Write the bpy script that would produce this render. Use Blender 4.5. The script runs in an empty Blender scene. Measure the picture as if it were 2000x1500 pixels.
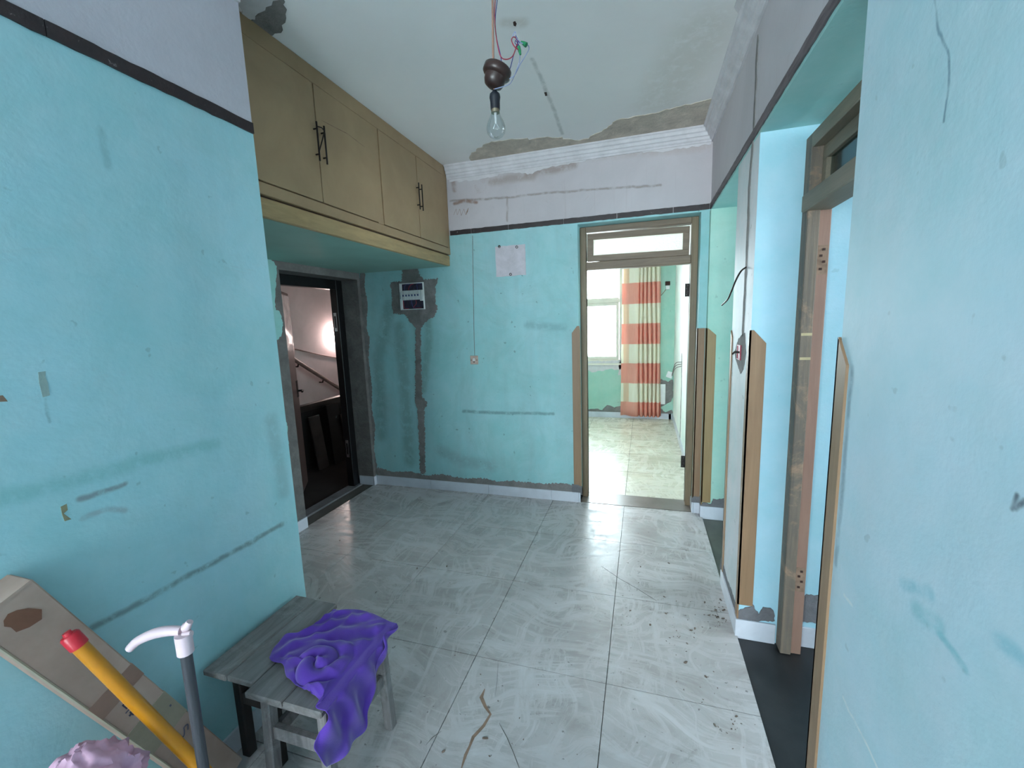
import bpy, bmesh, math, random
from mathutils import Vector, Matrix, noise
from mathutils.geometry import delaunay_2d_cdt
# ---------------------------------------------------------------- camera
scene = bpy.context.scene
COL = scene.collection
CAM = Vector((0, 0, 1.55))
FPX = 828.0                      # focal length in pixels of a 2000x1500 frame
YAW, PIT, ROL = [math.radians(a) for a in (-17.335, 8.322, -2.003)]
FW = Vector((math.sin(YAW)*math.cos(PIT), math.cos(YAW)*math.cos(PIT), -math.sin(PIT)))
R0 = Vector((math.cos(YAW), -math.sin(YAW), 0)); U0 = R0.cross(FW)
RT = R0*math.cos(ROL) + U0*math.sin(ROL)
UP = -R0*math.sin(ROL) + U0*math.cos(ROL)
cam = bpy.data.objects.new('camera', bpy.data.cameras.new('camera'))
cam.matrix_world = Matrix(((RT.x, UP.x, -FW.x, CAM.x), (RT.y, UP.y, -FW.y, CAM.y), (RT.z, UP.z, -FW.z, CAM.z), (0, 0, 0, 1)))
cam.data.sensor_fit = 'HORIZONTAL'; cam.data.sensor_width = 36; cam.data.lens = FPX/2000*36
cam.data.clip_start = .02
COL.objects.link(cam); scene.camera = cam
# ---------------------------------------------------------------- world, light, exposure
w = bpy.data.worlds.new('world'); scene.world = w; w.use_nodes = True
bg = w.node_tree.nodes['Background']; bg.inputs[0].default_value = (.95, .945, 1, 1); bg.inputs[1].default_value = 5.0
vs = scene.view_settings
vs.view_transform = 'Standard'; vs.look = 'None'; vs.gamma = 1; vs.use_curve_mapping = False
vs.exposure = 2.8
scene.cycles.diffuse_bounces = 6
def portal(name, loc, rot, sx, sy):
    l = bpy.data.lights.new(name, 'AREA'); l.shape = 'RECTANGLE'; l.size = sx; l.size_y = sy
    l.cycles.is_portal = True
    o = bpy.data.objects.new(name, l); o.location = loc; o.rotation_euler = rot; COL.objects.link(o)
H90 = math.pi/2
portal('window_portal_rear', (-1.5, -5.06, 1.45), (H90, 0, 0), 3.4, 2.3)        # faces +y
portal('window_portal_far', (-1.275, 6.86, 1.68), (-H90, 0, 0), 1.95, 1.64)        # faces -y
portal('added_window_portal_far_left', (-2.75, 5.2, 1.65), (0, -H90, 0), 1.6, 1.8)  # portal of the unseen window added to brighten the far room
portal('window_portal_side', (3.45, .8, 1.6), (0, -H90, 0) if False else (0, H90, 0), 1.4, 1.6)
portal('window_portal_corridor', (2.65, 2.96, 1.6), (0, H90, 0), 1.2, .7)

# ---------------------------------------------------------------- pixel -> point (2000x1500 frame)
def ray(x, y): return FW*FPX + RT*(x-1000) - UP*(y-750)
def F(x, y, z=0): d = ray(x, y); return CAM + d*((z-CAM.z)/d.z)
def PX(x, y, X): d = ray(x, y); return CAM + d*(X/d.x)
def PY(x, y, Y): d = ray(x, y); return CAM + d*(Y/d.y)

# ---------------------------------------------------------------- materials
def lin(c): return tuple((v/255/12.92 if v/255 <= .04045 else ((v/255+.055)/1.055)**2.4) for v in c) + (1,)
class NT:
    def __init__(s, name):
        s.m = bpy.data.materials.new(name); s.m.use_nodes = True
        s.n = s.m.node_tree.nodes; s.l = s.m.node_tree.links
        s.b = s.n['Principled BSDF']; s.out = s.n['Material Output']
        s.tc = s.n.new('ShaderNodeTexCoord')
    def add(s, t, **k):
        n = s.n.new(t)
        for a, v in k.items(): setattr(n, a, v)
        return n
    def link(s, a, b): s.l.new(a, b)
    def map(s, scale=(1, 1, 1), rot=(0, 0, 0), loc=(0, 0, 0), src='Object'):
        m = s.add('ShaderNodeMapping'); m.inputs['Scale'].default_value = scale; m.inputs['Rotation'].default_value = rot; m.inputs['Location'].default_value = loc
        s.link(s.tc.outputs[src], m.inputs[0]); return m.outputs[0]
    def noise(s, scale, detail=4, rough=.55, dist=0, vec=None, lo=.35, hi=.65):
        n = s.add('ShaderNodeTexNoise'); n.inputs['Scale'].default_value = scale; n.inputs['Detail'].default_value = detail
        n.inputs['Roughness'].default_value = rough; n.inputs['Distortion'].default_value = dist
        s.link(vec if vec else s.tc.outputs['Object'], n.inputs['Vector'])
        r = s.add('ShaderNodeMapRange'); r.inputs[1].default_value = lo; r.inputs[2].default_value = hi
        s.link(n.outputs[0], r.inputs[0]); return r.outputs[0]
    def mix(s, f, a, b, mode='MIX'):
        m = s.add('ShaderNodeMix', data_type='RGBA', blend_type=mode)
        for i, v in ((0, f), (6, a), (7, b)):
            if hasattr(v, 'is_linked'): s.link(v, m.inputs[i])
            elif i == 0: m.inputs[0].default_value = v
            else: m.inputs[i].default_value = v if len(v) == 4 else tuple(v)+(1,)
        return m.outputs[2]
    def math(s, op, a, b=0.0, clamp=False):
        m = s.add('ShaderNodeMath', operation=op, use_clamp=clamp)
        for i, v in ((0, a), (1, b)):
            if hasattr(v, 'is_linked'): s.link(v, m.inputs[i])
            else: m.inputs[i].default_value = v
        return m.outputs[0]
    def mark(s, fn, val, px, w, nsc=18, lo=.27, hi=.52, wob=.010):
        """soft worn streak along photo pixels on a wall plane: 0..1 mask"""
        P = [fn(x, y, val) for x, y in px]
        if not hasattr(s, 'wobble'):                          # one wobble and one break-up noise shared by all marks of a material
            nz = s.add('ShaderNodeTexNoise'); nz.inputs['Scale'].default_value = 14; nz.inputs['Detail'].default_value = 3; s.link(s.tc.outputs['Object'], nz.inputs['Vector'])
            off = s.add('ShaderNodeVectorMath', operation='SUBTRACT'); s.link(nz.outputs['Color'], off.inputs[0]); off.inputs[1].default_value = (.5, .5, .5)
            sc = s.add('ShaderNodeVectorMath', operation='SCALE'); s.link(off.outputs[0], sc.inputs[0]); sc.inputs['Scale'].default_value = wob*2
            s.wobble = s.add('ShaderNodeVectorMath', operation='ADD'); s.link(s.tc.outputs['Object'], s.wobble.inputs[0]); s.link(sc.outputs[0], s.wobble.inputs[1])
            s.breakup = s.noise(nsc, 5, .7, .3, None, lo, hi)
        pos = s.wobble
        best = None
        for a, b in zip(P, P[1:]):
            ab = b-a
            d = s.add('ShaderNodeVectorMath', operation='SUBTRACT'); s.link(pos.outputs[0], d.inputs[0]); d.inputs[1].default_value = a
            dt = s.add('ShaderNodeVectorMath', operation='DOT_PRODUCT'); s.link(d.outputs[0], dt.inputs[0]); dt.inputs[1].default_value = ab
            t = s.math('MULTIPLY', dt.outputs['Value'], 1/max(ab.length_squared, 1e-8), True)
            sv = s.add('ShaderNodeVectorMath', operation='SCALE'); sv.inputs[0].default_value = ab; s.link(t, sv.inputs['Scale'])
            e = s.add('ShaderNodeVectorMath', operation='SUBTRACT'); s.link(d.outputs[0], e.inputs[0]); s.link(sv.outputs[0], e.inputs[1])
            ln = s.add('ShaderNodeVectorMath', operation='LENGTH'); s.link(e.outputs[0], ln.inputs[0])
            best = ln.outputs['Value'] if best is None else s.math('MINIMUM', best, ln.outputs['Value'])
        r = s.add('ShaderNodeMapRange', interpolation_type='SMOOTHSTEP'); r.inputs[1].default_value = w; r.inputs[2].default_value = w*.15; s.link(best, r.inputs[0])
        return s.math('MULTIPLY', r.outputs[0], s.breakup)
    def color(s, v):
        if hasattr(v, 'is_linked'): s.link(v, s.b.inputs['Base Color'])
        else: s.b.inputs['Base Color'].default_value = v
    def rough(s, v):
        if hasattr(v, 'is_linked'): s.link(v, s.b.inputs['Roughness'])
        else: s.b.inputs['Roughness'].default_value = v
    def bump(s, h, strength=.3, dist=.01):
        b = s.add('ShaderNodeBump'); b.inputs['Strength'].default_value = strength; b.inputs['Distance'].default_value = dist
        s.link(h, b.inputs['Height']); s.link(b.outputs[0], s.b.inputs['Normal'])
def scl(c, k): return tuple(min(1, v*k) for v in c[:3]) + (1,)

def paint(name, low, high=None, zs=2.30, seed=0, wear=.5, marks=()):
    t = NT(name); low = lin(low)
    loc = (seed*3.7, seed*1.9, seed*2.3)
    v = t.map(loc=loc)
    big = t.noise(1.3, 5, .6, .6, v, .3, .7)
    fine = t.noise(9, 6, .65, 0, v, .35, .7)
    stre = t.noise(1, 5, .6, .3, t.map((5, 5, .9), loc=loc), .45, .75)
    c = t.mix(big, (low[0]*.80, low[1]*.93, low[2]*.90, 1), scl((low[0]*1.06, low[1]*1.0, low[2]*1.03), 1.05))
    c = t.mix(t.math('MULTIPLY', fine, .35), c, scl((low[0]*1.35, low[1]*1.03, low[2]), 1.06))
    mott = t.noise(2.6, 9, .75, 1.4, t.map(loc=(loc[0]+9, loc[1], loc[2])), .48, .66)
    c = t.mix(t.math('MULTIPLY', mott, .42*wear), c, (low[0]*.78, low[1]*.84, low[2]*.80, 1))
    c = t.mix(t.math('MULTIPLY', stre, .30*wear), c, scl((low[0]*1.15, low[1]*.85, low[2]*.85), .72))
    speck = t.noise(24, 2, .5, 0, v, .715, .75)
    c = t.mix(t.math('MULTIPLY', speck, .38*wear), c, lin((70, 84, 84)))
    scuff = t.math('MULTIPLY', t.noise(3.2, 8, .8, 1.2, t.map((1, 1, 2.4), loc=loc), .60, .72), .4*wear)
    c = t.mix(scuff, c, scl((low[0]*1.5, low[1]*.95, low[2]*.95), .75))
    if high:
        hi = lin(high)
        hc = t.mix(t.noise(1.6, 6, .6, .5, v, .3, .7), scl(hi, .88), scl(hi, 1.07))
        dr = t.math('MULTIPLY', t.noise(1, 4, .6, 0, t.map((22, 22, 1.1), loc=loc), .60, .78), .35)
        hc = t.mix(dr, hc, scl((hi[0]*.95, hi[1]*.82, hi[2]*.78), .72))
        hc = t.mix(t.math('MULTIPLY', t.noise(4.5, 7, .75, .8, v, .62, .75), .4), hc, lin((150, 128, 118)))
        sx = t.add('ShaderNodeSeparateXYZ'); t.link(t.tc.outputs['Object'], sx.inputs[0])
        st = t.math('GREATER_THAN', sx.outputs[2], zs)
        c = t.mix(st, c, hc)
    for fn, val, px, w_, col, k in marks: c = t.mix(t.math('MULTIPLY', t.mark(fn, val, px, w_), k), c, lin(col))
    t.color(c); t.rough(.62)
    h = t.math('ADD', t.math('MULTIPLY', t.noise(5, 6, .6, .3, v, .2, .8), .7), t.math('MULTIPLY', t.noise(70, 3, .5, 0, v, .2, .8), .12))
    t.bump(h, .25, .012)
    return t.m
def flat(name, c, rough=.6, var=.12, scale=8, metal=0, bump=.15, stretch=(1, 1, 1), c2=None, detail=5):
    t = NT(name); c = lin(c); c2 = lin(c2) if c2 else scl(c, 1-var*2)
    v = t.map(stretch)
    n = t.noise(scale, detail, .62, .4, v, .33, .68)
    t.color(t.mix(n, scl(c, 1+var*.4), c2)); t.rough(rough); t.b.inputs['Metallic'].default_value = metal
    if bump: t.bump(t.noise(scale*3, 5, .6, 0, v, .2, .8), bump, .004)
    return t.m
def emis(name, c, s):
    t = NT(name); t.b.inputs['Base Color'].default_value = lin(c); t.b.inputs['Emission Color'].default_value = lin(c); t.b.inputs['Emission Strength'].default_value = s
    return t.m
def thin_glass(name, tint=(235, 245, 245), gloss=.12, rough=.02, fk=.8):
    t = NT(name)
    tr = t.add('ShaderNodeBsdfTransparent'); tr.inputs[0].default_value = lin(tint)
    gl = t.add('ShaderNodeBsdfGlossy'); gl.inputs['Roughness'].default_value = rough
    fr = t.add('ShaderNodeFresnel'); fr.inputs[0].default_value = 1.45
    f = t.math('ADD', t.math('MULTIPLY', fr.outputs[0], fk), gloss*.3, True)
    mx = t.add('ShaderNodeMixShader'); t.link(f, mx.inputs[0]); t.link(tr.outputs[0], mx.inputs[1]); t.link(gl.outputs[0], mx.inputs[2])
    t.link(mx.outputs[0], t.out.inputs[0]); return t.m
def frosted(name, tint):
    t = NT(name)
    tl = t.add('ShaderNodeBsdfTranslucent'); tl.inputs[0].default_value = lin(tint)
    vo = t.add('ShaderNodeTexVoronoi'); vo.inputs['Scale'].default_value = 90; t.link(t.tc.outputs['Object'], vo.inputs['Vector'])
    b = t.add('ShaderNodeBump'); b.inputs['Strength'].default_value = .9; b.inputs['Distance'].default_value = .004; t.link(vo.outputs[0], b.inputs['Height'])
    t.link(b.outputs[0], tl.inputs['Normal'])
    tr = t.add('ShaderNodeBsdfTransparent'); tr.inputs[0].default_value = lin(tint)
    gl = t.add('ShaderNodeBsdfGlossy'); gl.inputs['Roughness'].default_value = .25; t.link(b.outputs[0], gl.inputs['Normal'])
    m1 = t.add('ShaderNodeMixShader'); m1.inputs[0].default_value = .25; t.link(tl.outputs[0], m1.inputs[1]); t.link(tr.outputs[0], m1.inputs[2])
    m2 = t.add('ShaderNodeMixShader'); m2.inputs[0].default_value = .10; t.link(m1.outputs[0], m2.inputs[1]); t.link(gl.outputs[0], m2.inputs[2])
    t.link(m2.outputs[0], t.out.inputs[0]); return t.m
def cement(name, c=(112, 110, 112)):
    t = NT(name); c = lin(c)
    a = t.noise(7, 8, .7, .5, None, .3, .7); b = t.noise(40, 6, .7, 0, None, .3, .7)
    k = t.mix(a, scl(c, .62), scl(c, 1.2)); k = t.mix(t.math('MULTIPLY', b, .35), k, scl(c, .55))
    t.color(k); t.rough(.93); t.bump(t.math('ADD', a, t.math('MULTIPLY', b, .4)), .6, .01); return t.m
def tilemat(name, base, dust):
    t = NT(name); base = lin(base); dust = lin(dust)
    wv = t.add('ShaderNodeTexNoise'); wv.inputs['Scale'].default_value = 1.5; wv.inputs['Detail'].default_value = 2; t.link(t.tc.outputs['Object'], wv.inputs['Vector'])
    sc = t.add('ShaderNodeVectorMath', operation='SCALE'); t.link(wv.outputs['Color'], sc.inputs[0]); sc.inputs['Scale'].default_value = .55
    ps = t.add('ShaderNodeVectorMath', operation='ADD'); t.link(t.tc.outputs['Object'], ps.inputs[0]); t.link(sc.outputs[0], ps.inputs[1])
    def mp(scale, rot):
        m = t.add('ShaderNodeMapping'); m.inputs['Scale'].default_value = scale; m.inputs['Rotation'].default_value = (0, 0, rot); t.link(ps.outputs[0], m.inputs[0]); return m.outputs[0]
    w1 = t.noise(1.9, 6, .62, 1.0, None, .42, .62)
    w2 = t.noise(1, 7, .72, .8, mp((2.2, 17, 1), .5), .47, .64)
    w3 = t.noise(1, 6, .72, .8, mp((19, 2.4, 1), .2), .49, .66)
    ve = t.noise(1.6, 9, .74, 2.0, t.map((1, 2.0, 1), (0, 0, -.7)), .47, .62)
    oi = t.add('ShaderNodeObjectInfo')
    c = t.mix(oi.outputs['Random'], scl(base, .93), scl(base, 1.05))
    c = t.mix(t.math('MULTIPLY', ve, .50), c, scl((base[0]*1.0, base[1]*.92, base[2]*.84), .60))
    d = t.math('MULTIPLY', t.math('MAXIMUM', w2, w3), t.math('ADD', t.math('MULTIPLY', w1, .75), .2), True)
    c = t.mix(t.math('MULTIPLY', d, .60), c, dust)
    soil = t.noise(4.0, 9, .82, 1.8, None, .585, .68)
    c = t.mix(t.math('MULTIPLY', soil, .55), c, lin((108, 96, 86)))
    speck = t.noise(30, 3, .6, .3, None, .68, .72)
    c = t.mix(t.math('MULTIPLY', speck, .7), c, lin((70, 62, 56)))
    t.color(c)
    r = t.add('ShaderNodeMapRange'); r.inputs[3].default_value = .24; r.inputs[4].default_value = .55; t.link(d, r.inputs[0]); t.rough(r.outputs[0])
    t.bump(t.noise(6, 5, .6, 1, None, .2, .8), .05, .004)
    return t.m
def wood(name, c, c2, rough=.6, grain=(30, 30, 1.6), bump=.3, wear=None):
    t = NT(name); c, c2 = lin(c), lin(c2)
    g = t.noise(1, 8, .7, 1.2, t.map(grain), .32, .68); b = t.noise(2.2, 5, .6, .5, None, .35, .7)
    k = t.mix(g, c, c2); k = t.mix(t.math('MULTIPLY', b, .4), k, scl(c2, .85))
    if wear: k = t.mix(t.math('MULTIPLY', t.noise(5, 8, .8, .6, None, .52, .66), .75), k, lin(wear))
    t.color(k); t.rough(rough); t.bump(g, bump, .003); return t.m

M = {}
M['teal_left'] = paint('teal_paint_left', (155, 200, 207), (194, 188, 196), seed=1, wear=.6, marks=[
    (PX, -1.44, [(180, 1228), (300, 1163), (420, 1097), (552, 1024)], .016, (112, 134, 136), .85), (PX, -1.44, [(0, 975), (120, 945), (300, 895), (420, 868)], .035, (112, 172, 172), .5),
    (PX, -1.44, [(155, 975), (200, 962), (245, 943)], .012, (120, 128, 132), .8), (PX, -1.44, [(165, 1012), (210, 992), (245, 996)], .014, (140, 150, 158), .6),
    (PX, -1.44, [(195, 255), (208, 300), (210, 325)], .018, (120, 160, 166), .4), (PX, -1.44, [(88, 780), (95, 825)], .006, (116, 150, 160), .6), (PX, -1.44, [(530, 820), (545, 900), (555, 960)], .05, (128, 160, 164), .5)])
M['teal_back'] = paint('teal_paint_back', (150, 198, 202), (192, 184, 188), seed=2, wear=1.15, marks=[
    (PY, 3.46, [(905, 803), (960, 806), (1080, 808)], .022, (104, 138, 142), .8), (PY, 3.46, [(830, 560), (838, 660), (826, 760)], .06, (120, 150, 148), .6), (PY, 3.46, [(780, 640), (790, 760), (800, 900)], .10, (112, 140, 138), .55),
    (PY, 3.46, [(760, 600), (740, 700), (745, 850)], .10, (104, 134, 132), .5), (PY, 3.46, [(860, 880), (900, 900), (960, 910)], .09, (126, 150, 156), .5), (PY, 3.46, [(1030, 635), (1100, 640)], .05, (110, 150, 156), .5),
    (PY, 3.46, [(880, 392), (935, 389), (990, 386), (1060, 378), (1160, 370), (1290, 362)], .014, (140, 126, 120), .75), (PY, 3.46, [(990, 386), (991, 432)], .014, (150, 134, 128), .7),
    (PY, 3.46, [(1030, 338), (1060, 332), (1090, 330), (1120, 322)], .05, (150, 130, 122), .7), (PY, 3.46, [(960, 355), (1000, 348), (1040, 345)], .05, (160, 144, 138), .7), (PY, 3.46, [(885, 355), (888, 372)], .03, (146, 122, 112), .7),
    (PY, 3.46, [(1120, 305), (1380, 285)], .06, (176, 160, 158), .6), (PY, 3.46, [(888, 398), (905, 392), (930, 395)], .022, (140, 110, 96), .9)])
M['teal_entry'] = paint('teal_paint_entry', (140, 194, 190), None, seed=3, wear=1.2)
M['blue_near'] = paint('pale_blue_paint', (178, 205, 215), (208, 203, 208), seed=4, wear=.45, marks=[
    (PX, .452, [(1765, 1140), (1790, 1150), (1815, 1155)], .018, (136, 186, 200), .7), (PX, .452, [(1790, 1190), (1830, 1220)], .026, (130, 184, 194), .6), (PX, .452, [(1835, 1240), (1860, 1275), (1887, 1310)], .011, (128, 182, 194), .8), (PX, .452, [(1950, 1250), (2000, 1290)], .018, (134, 184, 198), .7),
    (PX, .452, [(1648, 1362), (1665, 1400), (1690, 1450), (1715, 1500)], .006, (214, 220, 222), .9), (PX, .452, [(1648, 1160), (1665, 1182)], .006, (214, 220, 222), .8), (PX, .452, [(1825, -5), (1836, 60), (1850, 110), (1852, 150), (1846, 200), (1841, 237)], .005, (110, 140, 156), .9),
    (PX, .452, [(1976, 992), (1986, 968)], .007, (84, 92, 102), .9), (PX, .452, [(1984, 992), (2000, 980)], .007, (84, 92, 102), .9), (PX, .452, [(1665, 720), (1650, 900), (1632, 1100)], .014, (130, 152, 166), .6)])
M['beam'] = paint('beam_paint', (150, 196, 194), (192, 185, 189), seed=5, wear=.4)
M['blue_reveal'] = paint('bright_blue_paint', (160, 202, 217), None, seed=6, wear=.35)
M['pillar_white'] = paint('greyed_white_paint', (200, 206, 209), (204, 200, 202), seed=7, wear=1.0)
M['mint'] = paint('mint_green_paint', (160, 200, 186), (210, 206, 203), zs=2.42, seed=8, wear=.6)
M['far_white'] = paint('far_room_pale_paint', (226, 232, 226), None, seed=9, wear=.6)
M['scrape'] = flat('grey_scrape', (128, 152, 154), .8, .12, 12); M['hairline'] = flat('hairline_crack', (132, 126, 126), .9)
def ceil_mat():
    t = NT('ceiling_white'); c = lin((240, 236, 236)); k = t.mix(t.noise(1.2, 6, .6, .5, None, .3, .7), scl(c, .93), c)
    for px, w_, col, f in (([(1040, 115), (1062, 165), (1082, 215), (1098, 262)], .018, (176, 174, 172), .6), ([(990, 45), (1020, 45)], .05, (196, 186, 176), .5), ([(1375, 60), (1330, 130), (1290, 200)], .25, (214, 208, 202), .6)): k = t.mix(t.math('MULTIPLY', t.mark(F, 2.85, px, w_), f), k, lin(col))
    t.color(k); t.rough(.9); t.bump(t.noise(6, 6, .6, .3, None, .2, .8), .1, .01); return t.m
M['ceiling'] = ceil_mat()
M['cornice'] = flat('cornice_white', (212, 207, 211), .8, .08, 9, bump=.3)
M['cement'] = cement('raw_cement', (138, 133, 132)); M['cement_warm'] = cement('bare_plaster', (212, 198, 184)); M['cement_dark'] = cement('dark_mortar', (122, 120, 124)); M['cement_wall'] = cement('entrance_mortar', (118, 114, 112))
M['tile'] = tilemat('dusty_floor_tile', (180, 175, 175), (215, 212, 215))
M['tile_far'] = tilemat('dusty_floor_tile_far', (212, 206, 188), (226, 222, 214))
M['grout'] = flat('grout', (96, 92, 88), .9)
M['skirt'] = flat('white_skirting_tile', (206, 208, 218), .3, .08, 5, bump=.03)
M['threshold'] = flat('brown_stone_threshold', (124, 114, 108), .3, .14, 7, bump=.05)
M['black_floor'] = flat('black_stone_floor', (26, 27, 30), .42, .2, 4, bump=.05, c2=(46, 47, 49))
M['green_floor'] = flat('dark_green_floor', (88, 90, 82), .4, .2, 5, bump=.05)
def strip_mat():
    t = NT('dark_brown_band'); k = t.mix(t.noise(16, 5, .6, .4, None, .3, .7), lin((48, 34, 36)), lin((30, 22, 25)))
    k = t.mix(t.noise(28, 6, .75, .6, None, .64, .70), k, lin((150, 140, 142))); t.color(k); t.rough(.5); t.bump(t.noise(40, 4, .6, 0, None, .2, .8), .3, .004); return t.m
M['strip'] = strip_mat()
M['strip_worn'] = flat('whitewashed_brown_band', (104, 92, 96), .6, .2, 14, bump=.3, c2=(62, 50, 54), stretch=(4, .5, 4))
M['guard'] = wood('brown_painted_board', (152, 120, 92), (132, 102, 76), .5, (20, 20, 1.2), .12)
M['guard2'] = wood('ochre_painted_board', (158, 130, 90), (138, 112, 76), .5, (20, 20, 1.2), .12)
M['frame'] = wood('old_varnished_frame', (132, 112, 86), (104, 86, 66), .5, (24, 24, 1.5), .2)
M['frame_h'] = wood('old_varnished_rail', (136, 114, 94), (110, 90, 74), .5, (1.5, 24, 24), .2)
M['frame_hy'] = wood('weathered_rail', (144, 128, 108), (114, 104, 90), .6, (24, 1.5, 24), .3)
M['weathered'] = wood('weathered_post', (136, 118, 102), (96, 89, 82), .7, (26, 26, 1.3), .5, (168, 136, 112))
M['pinkwood'] = wood('pink_brown_post', (160, 124, 108), (142, 108, 94), .55, (22, 22, 1.2), .2)
M['cab'] = flat('ochre_cabinet_paint', (160, 134, 102), .5, .07, 3, bump=.05, c2=(146, 120, 90))
M['cab_edge'] = flat('worn_cabinet_board', (164, 138, 98), .55, .12, 6, bump=.1, stretch=(6, 1, 6))
M['cab_gap'] = flat('dark_gap', (58, 34, 28), .8)
M['soffit'] = flat('teal_soffit', (150, 186, 176), .7, .06, 2)
M['iron'] = flat('dark_iron', (44, 38, 36), .5, .2, 20, .6)
M['black'] = flat('black_frame_paint', (16, 16, 18), .35, .1, 8)
M['steel'] = flat('bright_steel', (190, 192, 196), .3, .05, 10, 1)
M['door_leaf'] = flat('grey_brown_door', (92, 74, 70), .4, .12, 5)
M['stair_wall'] = flat('stair_plaster', (222, 204, 206), .9, .07, 2, bump=.1)
M['stair_dark'] = flat('stair_dark', (24, 21, 22), .8, .2, 5)
M['stair_floor'] = flat('stair_floor', (38, 35, 35), .8, .2, 5)
M['stair_board'] = flat('stair_board', (66, 58, 56), .8, .2, 5)
M['rail_brown'] = flat('pinkish_brown_rail', (156, 132, 128), .6)
M['white_plastic'] = flat('white_plastic', (222, 222, 222), .4, .04, 10, bump=0)
M['lamp_glow'] = emis('stair_lamp_glow', (255, 232, 224), 14)
M['glass'] = thin_glass('window_glass'); M['bulb_glass'] = thin_glass('bulb_glass', (244, 247, 248), 0, .03, .35)
M['frost'] = frosted('patterned_glass', (240, 238, 232)); M['dim_glass'] = thin_glass('dusty_glass', (150, 168, 170), .2, .1)
M['pvc'] = flat('cream_window_frame', (226, 218, 204), .45, .05, 6, bump=.03)

# ---------------------------------------------------------------- mesh helpers
def bx(bm, x0, x1, y0, y1, z0, z1, bev=0):
    r = bmesh.ops.create_cube(bm, size=1)
    for v in r['verts']:
        v.co = Vector((x0+(x1-x0)*(v.co.x+.5), y0+(y1-y0)*(v.co.y+.5), z0+(z1-z0)*(v.co.z+.5)))
    if bev:
        es = list({e for v in r['verts'] for e in v.link_edges})
        bmesh.ops.bevel(bm, geom=es, offset=bev, segments=1, affect='EDGES')
    return r['verts']
def boxes(*bs):
    bm = bmesh.new()
    for b in bs: bx(bm, *b)
    return bm
def obj(name, bm, mat, parent=None, smooth=False):
    if isinstance(bm, bpy.types.Mesh): me = bm
    else:
        bmesh.ops.recalc_face_normals(bm, faces=bm.faces)
        me = bpy.data.meshes.new(name); bm.to_mesh(me); bm.free()
    if smooth:
        for p in me.polygons: p.use_smooth = True
        me.set_sharp_from_angle(angle=math.radians(50))
    if not me.materials: me.materials.append(M[mat] if isinstance(mat, str) else mat)
    o = bpy.data.objects.new(name, me); COL.objects.link(o)
    if parent:
        o.parent = parent
        o.matrix_parent_inverse = Matrix.Translation(-parent.location) if parent.type == 'EMPTY' else Matrix()
    return o
def tag(o, label, cat=None, group=None, kind=None):
    o['label'] = label
    if cat: o['category'] = cat
    if group: o['group'] = group
    if kind: o['kind'] = kind
    return o
def thing(name, label, cat, loc, group=None, kind=None):
    o = bpy.data.objects.new(name, None); o.empty_display_size = .05; o.location = loc; COL.objects.link(o)
    return tag(o, label, cat, group, kind)
def struct(name, bm, mat, label): return tag(obj(name, bm, mat), label, name.split('_')[0], None, 'structure')
def sthing(name, label, loc): return thing(name, label, name.split('_')[0], loc, None, 'structure')
def catmull(pts, n=6):
    pts = [Vector(p) for p in pts]; out = []
    q = [pts[0]*2-pts[1]] + pts + [pts[-1]*2-pts[-2]]
    for i in range(1, len(q)-2):
        a, b, c, d = q[i-1:i+3]
        for k in range(n):
            t = k/n; out.append(.5*((2*b)+(c-a)*t+(2*a-5*b+4*c-d)*t*t+(3*b-a-3*c+d)*t**3))
    out.append(pts[-1]); return out
def tube(bm, pts, r, seg=8, cap=True):
    pts = [Vector(p) for p in pts]; rings = []; prev = None
    for i, p in enumerate(pts):
        d = (pts[min(i+1, len(pts)-1)] - pts[max(i-1, 0)]).normalized()
        a = prev if prev else (Vector((0, 0, 1)) if abs(d.z) < .9 else Vector((1, 0, 0)))
        a = (a - d*a.dot(d)).normalized(); prev = a; b = d.cross(a)
        rr = r[i] if isinstance(r, (list, tuple)) else r
        rings.append([bm.verts.new(p + (a*math.cos(2*math.pi*k/seg)+b*math.sin(2*math.pi*k/seg))*rr) for k in range(seg)])
    for A, B in zip(rings, rings[1:]):
        for k in range(seg): bm.faces.new((A[k], A[(k+1) % seg], B[(k+1) % seg], B[k]))
    if cap: bm.faces.new(rings[0][::-1]); bm.faces.new(rings[-1])
    return bm
def lathe(prof, c, axis=(0, 0, 1), seg=24):
    bm = bmesh.new(); q = Vector((0, 0, 1)).rotation_difference(Vector(axis)); c = Vector(c); rings = []
    for r, z in prof:
        rings.append([bm.verts.new(c + q @ Vector((r*math.cos(2*math.pi*k/seg), r*math.sin(2*math.pi*k/seg), z))) for k in range(seg)])
    for A, B in zip(rings, rings[1:]):
        for k in range(seg): bm.faces.new((A[k], A[(k+1) % seg], B[(k+1) % seg], B[k]))
    bmesh.ops.remove_doubles(bm, verts=bm.verts, dist=1e-5)
    return bm
def ragged(pts, step, amp, rnd):
    out = []
    for (a, b) in zip(pts, pts[1:]+pts[:1]):
        a, b = Vector(a), Vector(b); L = (b-a).length; n = max(1, int(L/step)); d = (b-a)/max(L, 1e-6); nn = Vector((-d.y, d.x))
        for k in range(n):
            o = 0 if k == 0 else (rnd.random()*2-1)*amp
            out.append(a + (b-a)*(k/n) + nn*o + d*((rnd.random()-.5)*step*.5 if k else 0))
    return out
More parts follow.
